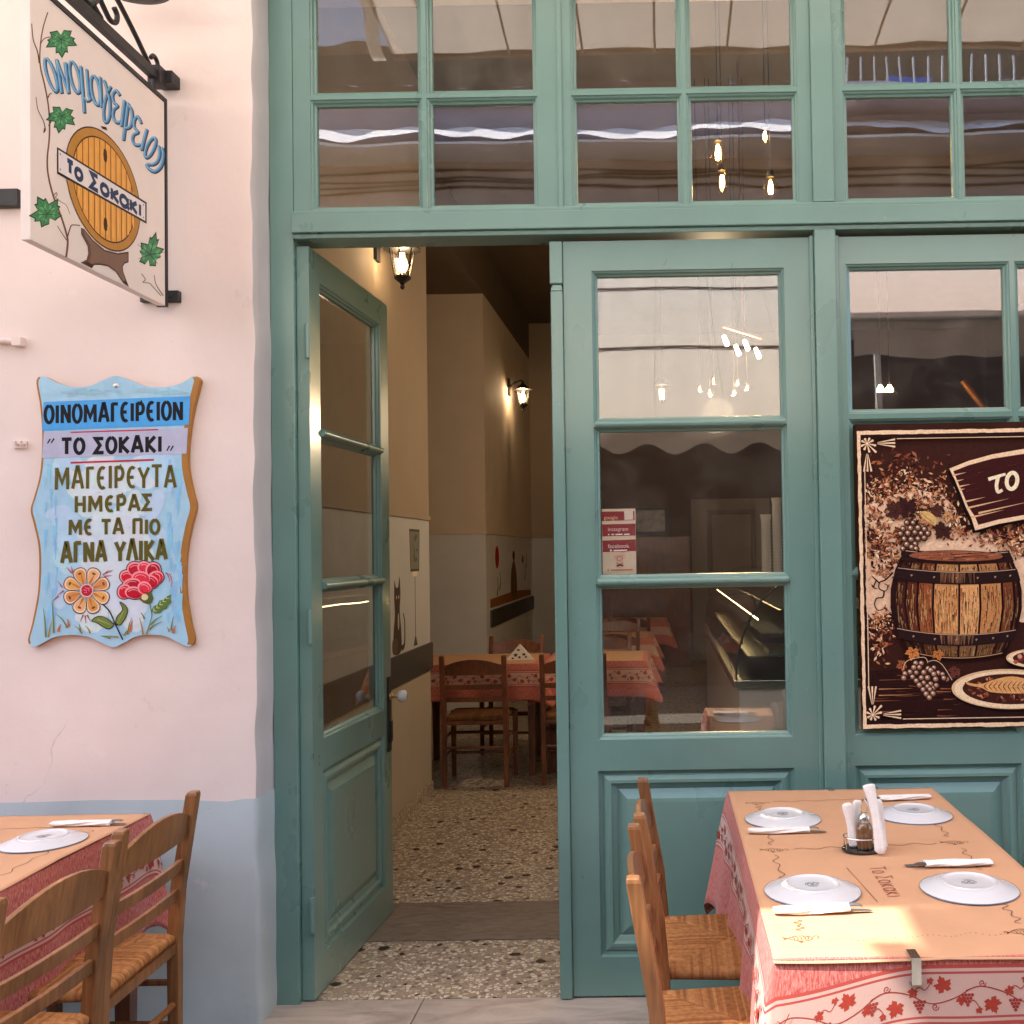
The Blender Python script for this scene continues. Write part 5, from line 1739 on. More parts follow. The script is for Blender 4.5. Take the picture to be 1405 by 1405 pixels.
def make_cloth(c, label, group, motif=True, nq=360):
    o = c.mesh(nq).build('tablecloth', M_cloth)
    o.data.polygons.foreach_set('use_smooth', [True] * len(o.data.polygons))
    o.data.set_sharp_from_angle(angle=radians(50))
    sd = o.modifiers.new('thickness', 'SOLIDIFY'); sd.thickness = 0.0012; sd.offset = -1
    tag(o, label, 'tablecloth', group)
    if motif:
        P = Painter(lambda u, v, h: c.pt(u, v - c.vshift(u % c.total), h + .0001), eps=5e-6)
        P.h = 5e-5
        red, rd2 = (0.36, 0.045, 0.028), (0.32, 0.042, 0.034)
        rnd = random.Random(4)
        n = int(c.total / 0.092)
        for k in range(n):
            u = c.total * (k + .5) / n
            up = 1 if k % 2 else -1
            v = .100 - up * .016
            P.poly(grape_leaf(u, v, .0225, rnd.uniform(-.6, .6) + (0 if up < 0 else pi)), red)
            P.poly(grape_leaf(u + .034, v + up * .024, .0135, rnd.uniform(-1, 1)), red)
            P.poly(grape_leaf(u - .026, v - up * .012, .0095, rnd.uniform(-1, 1)), red)
            gx, gy = u + .046, .104 + (-.004 if up > 0 else .008)
            for a in range(4):
                for b in range(4 - a):
                    P.ellipse(gx + (b - (3 - a) / 2) * .0064, gy + a * .0062, .0034, .0034, rd2, 8)
            st = [(u - .05, .100 + up * .008), (u - .02, .100 + up * .016), (u + .02, .100 + up * .006), (u + .05, .100 - up * .010)]
            P.stroke(catmull(st, 4), .0022, rd2)
            cx, cyy = u + .076, .100 - up * .022
            P.stroke([(cx + .0075 * (1 - i / 14) * cos(i * .75), cyy + .0075 * (1 - i / 14) * sin(i * .75)) for i in range(13)], .0018, rd2)
            P.stroke(catmull([(u + .03, .1 + up * .004), (u + .045, .1 + up * .016), (u + .058, .1 + up * .01), (u + .07, .1 + up * .026)], 4), .0018, rd2)
        P.build('vine_border', M_ink, o)
    return o

TZ = 0.738
make_table('wooden table under a red cloth in front of the shop window', 0.205, 0.875, -1.535, -0.150, TZ, GS, M_wood_dark)
make_table('wooden table under a red cloth against the pink wall', -2.50, -1.630, -1.80, -0.325, TZ, GS, M_wood_dark)
cR = Cloth(0.205, 0.875, -1.535, -0.150, TZ + .0035, 0.36, 1, .30)
cR.vshift = lambda q: -.020 + .050 * min(1, q / .30) ** 2 * (3 - 2 * min(1, q / .30)) if q < .83 else -.02
cL = Cloth(-2.50, -1.630, -1.80, -0.325, TZ + .0035, 0.34, 4, .16)
cL.vshift = lambda q: -.028
make_cloth(cR, 'red and cream vine-patterned tablecloth on the table before the shop window', 'red tablecloths')
make_cloth(cL, 'red and cream vine-patterned tablecloth on the table at the pink wall', 'red tablecloths')

def paper_cover(x0, x1, y0, y1, label, fronts=True):
    z = TZ + .0062
    mb = MB()
    def f(u, v):
        x = x0 + (x1 - x0) * u; y = y0 + (y1 - y0) * v
        zz = z + .0012 * (1 + sin(x * 9 + y * 5)) * .5
        for c_ in (.34, .67): zz += .0018 * math.exp(-abs(v - c_) * 40)
        zz += .0016 * math.exp(-abs(u - .5) * 30)
        e = min(v, 1 - v)
        zz += .0035 * math.exp(-u * 22) * max(0, sin(y * 7 + 1)) + .003 * math.exp(-(1 - u) * 22) * max(0, sin(y * 6))
        if v < .035: zz -= (.0045 + .004 * (1 + sin(u * 7 + .6)) * .5) * (1 - v / .035) ** 1.5
        return (x, y, zz)
    mb.grid(f, 40, 90)
    o = mb.build('paper_cover', M_kraft)
    o.data.polygons.foreach_set('use_smooth', [True] * len(o.data.polygons))
    sd = o.modifiers.new('thickness', 'SOLIDIFY'); sd.thickness = 0.0006; sd.offset = -1
    tag(o, label, 'paper cover', 'orange paper table covers')
    ps = lambda u, v, h: (u, v, f((u - x0) / (x1 - x0), (v - y0) / (y1 - y0))[2] + h)
    P = Painter(ps, eps=1e-5)
    P.h = 4e-4
    return o, P
INK = lin(118, 84, 62)
def fishmark(P, x, y, s, rot=0):
    def m(px, py): return (x + s * (px * cos(rot) - py * sin(rot)), y + s * (px * sin(rot) + py * cos(rot)))
    body = catmull([(-.9, .1), (-.4, .42), (.2, .4), (.7, .12), (.6, -.3), (.1, -.5), (-.5, -.3)], 5, True)
    P.stroke([m(*p) for p in body], s * .07, INK, closed=True)
    P.poly([m(*p) for p in ((-.9, .1), (-1.35, .45), (-1.2, .05), (-1.4, -.25))], INK)
    for a in range(5):
        P.stroke([m(*p) for p in catmull([(-.6 + a * .25, -.25), (-.5 + a * .25, .05), (-.6 + a * .25, .3)], 3)], s * .06, INK)
    for a, b in ((.25, .1), (.45, -.05), (.3, -.2)):
        P.ellipse(*m(a, b), s * .06, s * .06, INK, 8)
    P.poly([m(*p) for p in ((-.4, -.4), (-.2, -.85), (0, -.5))], INK)
    P.stroke([m(*p) for p in catmull([(.8, .1), (1.05, .35), (1.2, .05), (1.0, -.2)], 4)], s * .05, INK)
def wavy(P, a, b, amp, n, dotted=False, w=.0022):
    L_ = hypot(b[0] - a[0], b[1] - a[1]); ux, uy = (b[0] - a[0]) / L_, (b[1] - a[1]) / L_
    m = n * 8
    pts = []
    for i in range(m + 1):
        t = i / m
        o = amp * sin(t * n * 2 * pi) * (1 + .5 * sin(t * 9))
        pts.append((a[0] + (b[0] - a[0]) * t - uy * o, a[1] + (b[1] - a[1]) * t + ux * o))
    if dotted:
        for p in pts[::1]: P.ellipse(p[0], p[1], .0017, .0017, INK, 6)
    else:
        P.stroke(pts, w, INK)
pcR, P = paper_cover(0.202, 0.878, -1.548, -0.155, 'orange paper cover printed with fish marks on the right table')
for x, y, r in ((.285, -.325, 0), (.283, -.824, 0), (.271, -1.442, .1), (.772, -.281, 0), (.773, -.783, 0), (.732, -1.422, .2)):
    fishmark(P, x, y, .030, r)
wavy(P, (.335, -.315), (.72, -.288), .006, 5); wavy(P, (.335, -.82), (.72, -.79), .006, 5)
wavy(P, (.325, -1.455), (.69, -1.43), .007, 4, True)
for xx, ya, yb_ in ((.283, -.36, -.44), (.281, -.60, -.78), (.277, -.87, -1.08), (.275, -1.34, -1.40), (.772, -.34, -.40), (.772, -.58, -.73), (.773, -.84, -1.02), (.742, -1.26, -1.38)):
    wavy(P, (xx, ya), (xx, yb_), .007, 3)
P.stroke([(.445, -.985), (.470, -1.235)], .0018, INK); 
def tw_(a, b):                                              # writing runs towards the viewer along the middle of the table
    return (.500 + b * .040, -.985 - a * .040)
x = 0
for ch in 'Το Σοκακι':
    wd, lines = GLYPH.get(ch, GLYPH.get({'Т': 'Τ'}.get(ch, ch), (0.3, [])))
    for ln in lines:
        P.stroke([tw_(x + a, b) for a, b in ln], .0030, lin(150, 74, 60))
    x += wd + .12
P.build('printed_marks', M_ink, pcR)
pcL, P = paper_cover(-2.49, -1.622, -1.79, -0.332, 'orange paper cover printed with fish marks on the left table')
for x, y, r in ((-1.70, -.46, .2), (-2.2, -.5, 0), (-1.71, -1.02, 0), (-2.2, -1.0, .2)):
    fishmark(P, x, y, .030, r)
wavy(P, (-2.15, -.5), (-1.75, -.47), .006, 5); wavy(P, (-1.70, -.66), (-1.70, -.97), .007, 4); wavy(P, (-2.15, -1.0), (-1.76, -1.01), .006, 5); wavy(P, (-1.70, -.52), (-1.70, -.58), .007, 1)
P.build('printed_marks', M_ink, pcL)

# ------------------------------------------------------------------ table ware
PZ = TZ + 0.0082
pl_proto = None
def plate(label, x, y, rot):
    global pl_proto
    if pl_proto is None:
        t = proto('plate', label, 'plate', 'upside-down white plates')
        b = MB().lathe([(0.1085, 0.0), (0.111, 0.0008), (0.1115, 0.0028), (0.109, 0.0045), (0.094, 0.0085), (0.076, 0.0165), (0.068, 0.0185), (0.064, 0.0188), (0.0625, 0.0212), (0.0600, 0.0214), (0.0585, 0.0185), (0.054, 0.0172), (0.03, 0.0168), (0.0, 0.0168)], n=64)
        b.build('dish', M_china, t, smooth=50)
        P = Painter(lambda u, v, h: (u, v, 0.0168 + h), eps=5e-6)
        gr = lin(96, 100, 104)
        P.stroke(ell(0, .004, .017, .010, 20, .3), .0022, gr, closed=True)
        P.stroke(catmull([(-.012, 0), (-.006, .009), (0, .001), (.006, .010), (.012, .002)], 4), .0026, gr)
        P.stroke([(-.013, -.011), (.013, -.011)], .0024, gr); P.stroke([(-.008, -.016), (.008, -.016)], .0016, gr)
        P.ellipse(0, .001, .004, .004, gr, 8)
        P.build('maker_mark', M_ink, t)
        # thin grey-blue line round the rim
        MB().lathe([(0.1118, 0.0010), (0.1123, 0.0024), (0.1114, 0.0038)], n=64).build('rim_line', mat('grey_blue_rim', lin(120, 132, 152), rough=.2), t, smooth=60)
        pl_proto = t
        c = t
    else:
        c = copy_tree(pl_proto)
        c['label'] = label
    c.location = (x, y, PZ); c.rotation_euler = (0, 0, rot)
plate('upside-down white plate on the right table, at its far left corner', .340, -.525, .2)
plate('upside-down white plate on the right table, behind the napkin caddy', .732, -.500, 2.6)
plate('upside-down white plate on the right table, at its near left corner', .334, -1.160, .1)
plate('upside-down white plate on the right table, near the right edge of the photo', .698, -1.160, 2.9)
plate('upside-down white plate on the left table by the chair backs', -1.772, -.640, .3)

def napkin_mesh(L, w, hgt, seed):
    rnd = random.Random(seed)
    k = [rnd.uniform(-1, 1) for _ in range(6)]
    mb = MB()
    def f(u, v):
        a = 2 * pi * v
        x = -L / 2 + L * u
        taper = .78 + .22 * min(1, u * 3) * (1.0 - .25 * u) + .04 * k[0] * sin(u * 9)
        r = 1 + .12 * sin(3 * a + u * 5 * k[1]) + .10 * sin(5 * a + 2 + u * 11) + .05 * k[2] * sin(u * 23 + a)
        y = w / 2 * taper * r * cos(a) + .0025 * k[3] * sin(u * 5)
        z = hgt / 2 + hgt / 2 * r * .9 * sin(a) * taper
        return (x, y, max(z, 0.0005))
    mb.grid(f, 40, 28)
    for u in (0, 1):
        ring = [f(u, j / 28) for j in range(28)]
        mb.face(ring if u else ring[::-1])
    return mb
M_cut = mat('dull_cutlery_steel', (0.16, 0.16, 0.165), rough=0.38, metallic=0.6)
NAP_G = 'paper-wrapped cutlery sets'
def wrapped(label, x, y, deg, seed, flip=False):
    t = proto('wrapped_cutlery', label, 'cutlery set', NAP_G)
    rq = random.Random(seed * 7)
    napkin_mesh(.175 + rq.uniform(-.012, .012), .034 + rq.uniform(-.004, .006), .015 + rq.uniform(-.002, .004), seed).build('napkin', M_napkin, t, smooth=60)
    k = MB()
    pts = catmull([(.07, -.006, .008), (.12, -.005, .007), (.145, -.003, .004)], 4)
    k.hexa([(.06, -.0145, .006), (.135, -.0115, .0030), (.128, .001, .0030), (.06, -.001, .006)], [(.06, -.0145, .0075), (.132, -.0110, .0045), (.126, .000, .0045), (.06, -.001, .0075)])
    k.build('knife', M_cut, t, bevel=.0006)
    fk = MB()
    for q in range(4):
        yy = .003 + q * .0042
        fk.tube([(.075, .006 + (yy - .009) * .6, .010), (.090, yy, .0125), (.104, yy, .012), (.114, yy + .0005, .009)], [.0018, .0017, .0015, .0009], 6)
    fk.build('fork', M_cut, t, smooth=50)
    t.location = (x, y, PZ); t.rotation_euler = (0, 0, radians(deg))
wrapped('paper-wrapped knife and fork in front of the far left plate on the right table', .312, -.668, 1, 1)
wrapped('paper-wrapped knife and fork in front of the near left plate, partly in the sun', .312, -1.298, 3, 2)
wrapped('paper-wrapped knife and fork beyond the near right plate', .722, -.990, 182, 3)
wrapped('paper-wrapped knife and fork beyond the far right plate behind the caddy', .748, -.312, 184, 4)
wrapped('paper-wrapped knife and fork beyond the plate on the left table', -1.760, -.470, 4, 5)

# caddy with shaker, toothpicks and napkins
CX, CYY = .512, -.845
cad = thing('condiment_caddy', (CX, CYY, PZ), 'chrome condiment caddy holding a ribbed shaker in the middle of the right table', 'caddy')
cb_ = MB()
cb_.lathe([(0, 0), (.052, 0), (.055, .003), (.055, .007), (.050, .010), (0, .010)], (CX, CYY, PZ), 32, sx=1.0, sy=.8)
cb_.build('base', mat('black_chrome', (0.10, 0.10, 0.105), rough=.15, metallic=1.0), cad, smooth=50)
wr = MB()
wr.tube([(CX + .050 * cos(a), CYY + .040 * sin(a), PZ + .038) for a in (2 * pi * i / 28 for i in range(28))], .0016, 6, closed=True)
for a in (.4, 2.7, 3.6, 5.8):
    wr.tube([(CX + .050 * cos(a), CYY + .040 * sin(a), PZ + .008), (CX + .050 * cos(a), CYY + .040 * sin(a), PZ + .038)], .0015, 6)
wr.tube([(CX, CYY + .012, PZ + .008), (CX, CYY + .012, PZ + .12), (CX + .008, CYY + .012, PZ + .132), (CX + .016, CYY + .012, PZ + .12), (CX + .016, CYY + .012, PZ + .10)], .002, 6)
wr.build('wire_ring', M_steel, cad, smooth=50)
shk = thing('salt_shaker', (CX + .004, CYY - .010, PZ + .0102), 'ribbed brown glass shaker with chrome top standing in the caddy', 'shaker')
n_ = 64
sm = MB()
prof = [(0, 0), (.020, 0), (.0215, .004), (.0215, .050), (.018, .062), (.013, .068)]
def ribbed(u, v):
    i = min(int(u * (len(prof) - 1)), len(prof) - 2); f = u * (len(prof) - 1) - i
    r = prof[i][0] + (prof[i + 1][0] - prof[i][0]) * f; z = prof[i][1] + (prof[i + 1][1] - prof[i][1]) * f
    a = 2 * pi * v
    r *= 1 + .05 * (abs(cos(a * 8)) - .5) * (1 if z < .055 else 0)
    return (CX + .004 + r * cos(a), CYY - .010 + r * sin(a), PZ + .0102 + z)
sm.grid(ribbed, 10, 96)
sm.build('jar', mat('brown_glass_jar', (0.16, 0.075, 0.03), rough=.12, var=.5, vscale=120, stretch=(1, 1, .1), coat=.8), shk, smooth=60)
MB().lathe([(.0135, .066), (.0155, .067), (.0155, .076), (.014, .084), (.008, .091), (0, .093)], (CX + .004, CYY - .010, PZ + .0102), 28).build('lid', M_steel, shk, smooth=50)
def stick_napkin(label, pts, r, seed, name='folded_napkin'):
    rnd = random.Random(seed); mb = MB()
    pts = catmull([Vector(p) for p in pts], 5) if len(pts) > 2 else pts
    path = [Vector(p) for p in pts]
    dirv = (path[-1] - path[0]).normalized()
    sidev = Vector((1, 0.25, 0)).cross(dirv).cross(dirv).normalized() if False else dirv.cross(Vector((0, 1, 0))).normalized()
    dep = dirv.cross(sidev).normalized()
    n = 22
    k1, k2 = rnd.uniform(0, 6), rnd.uniform(0, 6)
    def f(u, v):
        i = min(int(u * (len(path) - 1)), len(path) - 2); t = u * (len(path) - 1) - i
        c = path[i].lerp(path[i + 1], t)
        a = 2 * pi * v
        e = min(1, (1 - u) * 9 + .55) * min(1, u * 9 + .5)
        rr = r * e * (1 + .16 * sin(3 * a + k1) + .12 * sin(5 * a + k2 + u * 3)) * (.88 + .12 * sin(u * 8 + k1))
        return tuple(c + sidev * rr * cos(a) + dep * rr * .62 * sin(a))
    mb.grid(f, 30, n)
    for u in (0, 1):
        ring = [f(u, j / n) for j in range(n)]
        mb.face(ring if u else ring[::-1])
    o = mb.build(name, M_napkin, smooth=60)
    tag(o, label, 'napkin', 'folded napkins in the caddy')
stick_napkin('slim folded napkin standing at the left end of the caddy', [(CX - .022, CYY - .006, PZ + .012), (CX - .030, CYY - .004, PZ + .07), (CX - .038, CYY, PZ + .125)], .012, 1)
stick_napkin('folded napkin standing between the caddy end and the shaker', [(CX - .012, CYY + .012, PZ + .012), (CX - .012, CYY + .014, PZ + .07), (CX - .008, CYY + .016, PZ + .128)], .0125, 2)
stick_napkin('tall rolled napkin leaning across the front of the shaker', [(CX + .040, CYY - .050, PZ + .006), (CX + .033, CYY - .040, PZ + .08), (CX + .020, CYY - .024, PZ + .158), (CX + .016, CYY - .020, PZ + .178)], .0150, 3)
stick_napkin('folded napkin at the right end of the caddy behind the tall one', [(CX + .052, CYY - .002, PZ + .006), (CX + .050, CYY + .004, PZ + .07), (CX + .044, CYY + .012, PZ + .13)], .0135, 4)
def table_clip(label, x, y, sy):
    mb = MB()
    z = TZ + .0095
    mb.box(x - .0095, x + .0095, min(y, y - sy * .046), max(y, y - sy * .046), z, z + .0012)
    mb.box(x - .0095, x + .0095, min(y, y + sy * .0012), max(y, y + sy * .0012), z - .050, z + .0012)
    mb.box(x - .012, x + .012, min(y, y - sy * .03), max(y, y - sy * .03), z - .0512, z - .0502)
    tag(mb.build('table_clip', M_steel, bevel=.0005), label, 'clip', 'steel tablecloth clips')
table_clip('steel tablecloth clip on the near edge of the right table', .476, -1.560, -1)
table_clip('steel tablecloth clip on the far edge of the right table', .541, -.139, 1)
# ------------------------------------------------------------------ inside the tavern
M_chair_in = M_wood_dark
IN_T, IN_C = 'dining tables inside the tavern', 'rush-seat chairs inside the tavern'
def in_table(x0, x1, y0, y1, lab, clab, seed, nq=160):
    make_table(lab, x0, x1, y0, y1, 0.772, 0.0, M_wood_dark, IN_T)
    c = Cloth(x0, x1, y0, y1, 0.776, 0.25, seed, .55)
    make_cloth(c, clab, 'tablecloths inside the tavern', motif=(seed < 3), nq=nq)
    mb = MB(); mb.box(x0 + .03, x1 - .03, y0 + .0, y1 - .0, 0.7775, 0.7785)
    o = mb.build('paper_cover', M_kraft)
    tag(o, clab.replace('red patterned tablecloth', 'orange paper cover'), 'paper cover', 'paper covers inside the tavern')
in_table(-1.78, -0.880, 3.52, 4.22, 'dark table behind the first chair seen through the open door', 'red patterned tablecloth on the table seen through the open door', 1)
in_table(-0.84, -0.130, 3.60, 4.30, 'dark table seen through the lowest pane of the closed door', 'red patterned tablecloth at the left of the lowest door pane', 2)
in_table(-0.78, -0.120, 5.45, 6.15, 'second dark table in the row behind the lowest door pane', 'red patterned tablecloth on the second table of the row behind the lowest door pane', 3)
in_table(-0.70, 0.02, 7.5, 8.2, 'third dark table in the row behind the lowest door pane', 'red patterned tablecloth on the third table of the row behind the lowest door pane', 4)
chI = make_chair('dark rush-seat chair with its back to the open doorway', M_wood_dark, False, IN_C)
chI.location = (-1.265, 3.42, 0)
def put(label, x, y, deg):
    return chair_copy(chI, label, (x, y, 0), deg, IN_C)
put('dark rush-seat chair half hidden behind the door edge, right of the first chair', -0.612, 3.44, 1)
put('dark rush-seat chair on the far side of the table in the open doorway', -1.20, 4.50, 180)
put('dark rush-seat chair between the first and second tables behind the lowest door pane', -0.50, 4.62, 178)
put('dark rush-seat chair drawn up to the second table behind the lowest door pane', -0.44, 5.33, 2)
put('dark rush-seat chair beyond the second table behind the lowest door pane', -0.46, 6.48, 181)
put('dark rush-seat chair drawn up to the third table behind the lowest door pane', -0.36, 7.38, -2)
# printed paper napkin holder, a bent card with two sloping faces
nh = MB()
nh.prism([(-.10, 0), (.10, 0), (0, .112)], lambda x, z: (-1.035 + x, 3.74 + .0, .7795 + z), lambda x, z: (-1.035 + x * .98, 3.775, .7795 + z))
o = nh.build('napkin_holder', mat('white_card', (0.8, 0.78, 0.75), rough=.7))
tag(o, 'white triangular napkin holder with a dark vine print on the table in the open doorway', 'napkin holder')
P = Painter(lambda u, v, h: (-1.035 + u * 1.3, 3.74 - h, .7795 + v))
for x, z, s, r in ((-.006, .07, .012, .4), (-.02, .035, .016, 1.2), (.022, .038, .014, -.6), (.0, .02, .012, 2), (.034, .02, .010, .3), (-.038, .012, .010, 0)):
    P.poly(grape_leaf(x, z, s, r), (.05, .04, .04))
P.build('vine_print', M_ink, o)

# murals painted on the left wall and the pillar side
def mural(name, label, loc, fn, draw, parent=None):
    P = Painter(fn); draw(P)
    o = P.build(name, M_ink)
    tag(o, label, 'mural')
def draw_lamp(P):
    k, g = lin(78, 72, 66), lin(120, 122, 112)
    P.poly([(2.62, 1.44), (2.84, 1.44), (2.86, 1.70), (2.60, 1.70)], k)
    P.poly([(2.635, 1.455), (2.825, 1.455), (2.845, 1.685), (2.615, 1.685)], g)
    r = random.Random(3)
    for i in range(14):
        x, z = r.uniform(2.66, 2.80), r.uniform(1.49, 1.65)
        P.stroke([(x, z), (x + r.uniform(-.03, .03), z + r.uniform(.01, .04))], .012, k)
    P.poly([(2.68, 1.41), (2.78, 1.41), (2.80, 1.44), (2.66, 1.44)], lin(220, 210, 196))
    P.stroke([(2.73, 1.41), (2.73, 1.03)], .014, lin(86, 64, 56)); P.poly([(2.68, .985), (2.78, .985), (2.745, 1.04), (2.715, 1.04)], k)
mural('lamp_post_mural', 'mural of a street lamp painted on the inside left wall above the dark rail', None, lambda u, v, h: (-1.53 + h, u, v), draw_lamp)
def draw_cat(P):
    k, w = lin(70, 58, 54), lin(176, 164, 156)
    P.poly(catmull([(2.22, .985), (2.38, .985), (2.39, 1.10), (2.36, 1.22), (2.38, 1.32), (2.36, 1.42), (2.33, 1.36), (2.28, 1.36), (2.25, 1.40), (2.24, 1.30), (2.25, 1.2), (2.22, 1.1)], 4, True), k)
    P.ellipse(2.33, 1.16, .018, .05, w, 12)
    P.ellipse(2.29, 1.30, .012, .012, w, 8); P.ellipse(2.34, 1.30, .012, .012, w, 8)
    P.stroke(catmull([(2.39, 1.0), (2.46, 1.02), (2.47, 1.14), (2.44, 1.2)], 4), .035, k, .015)
    P.poly(catmull([(2.2, .985), (2.3, .985), (2.3, 1.06), (2.2, 1.06)], 4, True), lin(90, 76, 68))
mural('cat_mural', 'mural of a sitting dark cat painted beside the lamp post on the inside left wall', None, lambda u, v, h: (-1.53 + h, u, v), draw_cat)
def draw_folk(P):
    b, o_, rr = lin(78, 52, 36), lin(150, 96, 48), lin(170, 40, 30)
    P.ellipse(3.52, 1.60, .09, .12, rr, 18)
    P.poly([(3.2, 1.09), (5.4, 1.09), (5.4, 1.16), (4.4, 1.20), (3.2, 1.18)], o_)
    P.poly(catmull([(4.2, 1.12), (4.5, 1.12), (4.52, 1.35), (4.46, 1.48), (4.36, 1.56), (4.24, 1.48), (4.18, 1.32)], 4, True), lin(120, 92, 60))
    P.ellipse(4.36, 1.61, .07, .06, b, 12)
    for y, z in ((4.25, 1.15), (4.42, 1.15), (3.5, 1.2), (3.62, 1.25), (5.0, 1.3), (5.1, 1.45)):
        P.stroke(catmull([(y, z), (y + .05, z + .1), (y + .02, z + .2)], 3), .04, b, .01)
    P.poly(grape_leaf(4.9, 1.55, .08, .4), b)
mural('village_mural', 'mural of a village figure and red balloon painted on the side of the pillar', None, lambda u, v, h: (-1.745 + h, 6.5 + (u - 3.05) * 1.42, v - .10), draw_folk)

# lanterns on the wall and pillar (lit)
M_lampglass = glass_mat('lantern_glass', f0=.05, tint=(1, .95, .85))
M_bulb = mat('lit_bulb', (1, .85, .6), emit=(1.0, .72, .38), emit_s=9)
M_fil = mat('glowing_filament', (1, .8, .5), emit=(1.0, .62, .22), emit_s=40)
M_amber = glass_mat('amber_bulb_glass', f0=.06, tint=(1.0, .86, .62))
def lantern(label, x, y, z, wallx, power, sc=1.0):
    t = thing('wall_lantern', (wallx, y, z), label, 'lantern', 'lit wall lanterns inside the tavern')
    b = MB()
    b.box(wallx, wallx + .018, y - .035, y + .035, z + .02, z + .19)
    b.tube(catmull([(wallx + .01, y, z + .10), (wallx + .05, y, z + .14), (x - .03, y, z + .17), (x, y, z + .16), (x, y, z + .135)], 5), .009, 8)
    b.build('wall_arm', M_iron, t, smooth=40)
    c = MB()
    n = 6
    def hexr(r, zz): return [(x + r * cos(2 * pi * (i + .5) / n), y + r * sin(2 * pi * (i + .5) / n), zz) for i in range(n)]
    c.lathe([(0, .165), (.012, .16), (.014, .14), (.022, .135), (.055, .105), (.098, .085), (.102, .078), (.06, .079), (0, .08)], (x, y, z), 12)
    top, bot = hexr(.068, z + .08), hexr(.040, z - .075)
    for i in range(n): c.tube([top[i], bot[i]], .0042, 6)
    c.tube(bot, .005, 6, closed=True)
    c.lathe([(0, -.062), (.046, -.068), (.046, -.078), (.030, -.092), (.014, -.104), (.010, -.116), (.014, -.124), (.008, -.136), (0, -.138)], (x, y, z), 12)
    c.build('cage', M_iron, t, smooth=35)
    g = MB()
    for i in range(n):
        j = (i + 1) % n
        g.face([bot[i], bot[j], top[j], top[i]])
    g.build('glass', M_lampglass, t)
    bb = MB().lathe([(0, -.045), (.016, -.04), (.027, -.018), (.029, .0), (.022, .024), (.013, .036), (.012, .06), (0, .06)], (x, y, z), 20)
    bb.build('bulb', M_bulb, t, smooth=60)
    ld = bpy.data.lights.new('lantern_light', 'POINT'); ld.energy = power; ld.color = (1, .72, .46); ld.shadow_soft_size = .03
    lo = bpy.data.objects.new('lantern_light', ld); COL.objects.link(lo); lo.parent = t
    lo.location = (x + .0 - wallx, 0, .048)
    t.scale = (sc, sc, sc)
    return t
lantern('lit black wall lantern on the inside left wall at the top of the doorway', -1.385, 1.93, 3.115, -1.53, 0.8)
lantern('lit black wall lantern on the side of the pillar deep inside the tavern', -1.60, 8.1, 3.32, -1.745, 4.0, 1.15)

# bare filament bulbs on cords
def pendant(label, x, y, z, s, kind, group, glow=True, zc=4.6):
    t = thing('pendant_bulb', (x, y, z), label, 'pendant lamp', group)
    MB().tube([(x, y, z + s * 1.9), (x, y, zc)], .0025, 6).lathe([(0, s * 1.9), (.35 * s, s * 1.88), (.38 * s, s * 1.2), (0, s * 1.2)], (x, y, z), 14).build('cord', M_iron, t)
    pr = [(0, -s), (.5 * s, -.85 * s), (.85 * s, -.45 * s), (.95 * s, 0), (.8 * s, .5 * s), (.45 * s, 1.0 * s), (.3 * s, 1.25 * s)]
    if kind == 'long': pr = [(r * .72, zz * 1.25) for r, zz in pr]
    MB().lathe(pr, (x, y, z), 22).build('bulb_glass', M_amber, t, smooth=60)
    f = MB()
    for a in range(5):
        q = 2 * pi * a / 5
        f.tube([(x + .16 * s * cos(q), y + .16 * s * sin(q), z - .5 * s), (x + .22 * s * cos(q + .3), y + .22 * s * sin(q + .3), z), (x + .12 * s * cos(q), y + .12 * s * sin(q), z + .7 * s)], .05 * s, 6)
    f.build('filament', M_fil, t)
    return t
GP = 'filament bulbs hanging behind the transom window'
pendant('round filament bulb on a cord, upper left of the four behind the transom glass', .264, .8, 3.245, .046, 'round', GP)
pendant('long filament bulb on a cord, lower left of the four behind the transom glass', .280, .8, 3.122, .042, 'long', GP)
pendant('small filament bulb on a cord, highest of the four behind the transom glass', .468, .8, 3.318, .030, 'long', GP)
pendant('round filament bulb on a cord, lower right of the four behind the transom glass', .488, .8, 3.090, .042, 'round', GP)
GQ = 'small filament bulbs hanging deep inside behind the door top pane'
pq_ = [('far left', .253, 2.574), ('second', .318, 2.549), ('third and higher', .343, 2.625), ('lowest', .473, 2.546), ('fifth and higher', .498, 2.612), ('far right', .558, 2.578)]
for w, x, z in pq_:
    pendant('small bare bulb behind the door top pane, %s of the low row' % w, x, 3.0, z, .020, 'round', GQ)
sc_ = thing('ceiling_spotlight', (.52, 2.8, 2.9), 'copper bar spotlight with four lit bulbs behind the door top pane', 'spotlight')
ld = bpy.data.lights.new('spot_light', 'POINT'); ld.energy = 12; ld.color = (1, .74, .46); ld.shadow_soft_size = .12
lo = bpy.data.objects.new('spot_light', ld); COL.objects.link(lo); lo.parent = sc_; lo.location = (-.15, .5, -.45)
MB().tube([(.40, 2.8, 2.94), (.64, 2.8, 2.86)], .010, 8).tube([(.52, 2.8, 2.9), (.52, 2.8, 4.6)], .006, 8).build('bar', mat('copper', (.7, .3, .2), rough=.3, metallic=1), sc_)
for x, z in ((.415, 2.845), (.487, 2.785), (.543, 2.815), (.612, 2.765)):
    MB().tube([(x - .014, 2.79, z + .03), (x + .006, 2.77, z - .03)], [.010, .014], 12).build('bulb', M_fil, sc_)
sl = thing('small_lantern', (.013, 5.0, 2.8), 'small lit hanging lantern deep inside behind the door top pane', 'lantern')
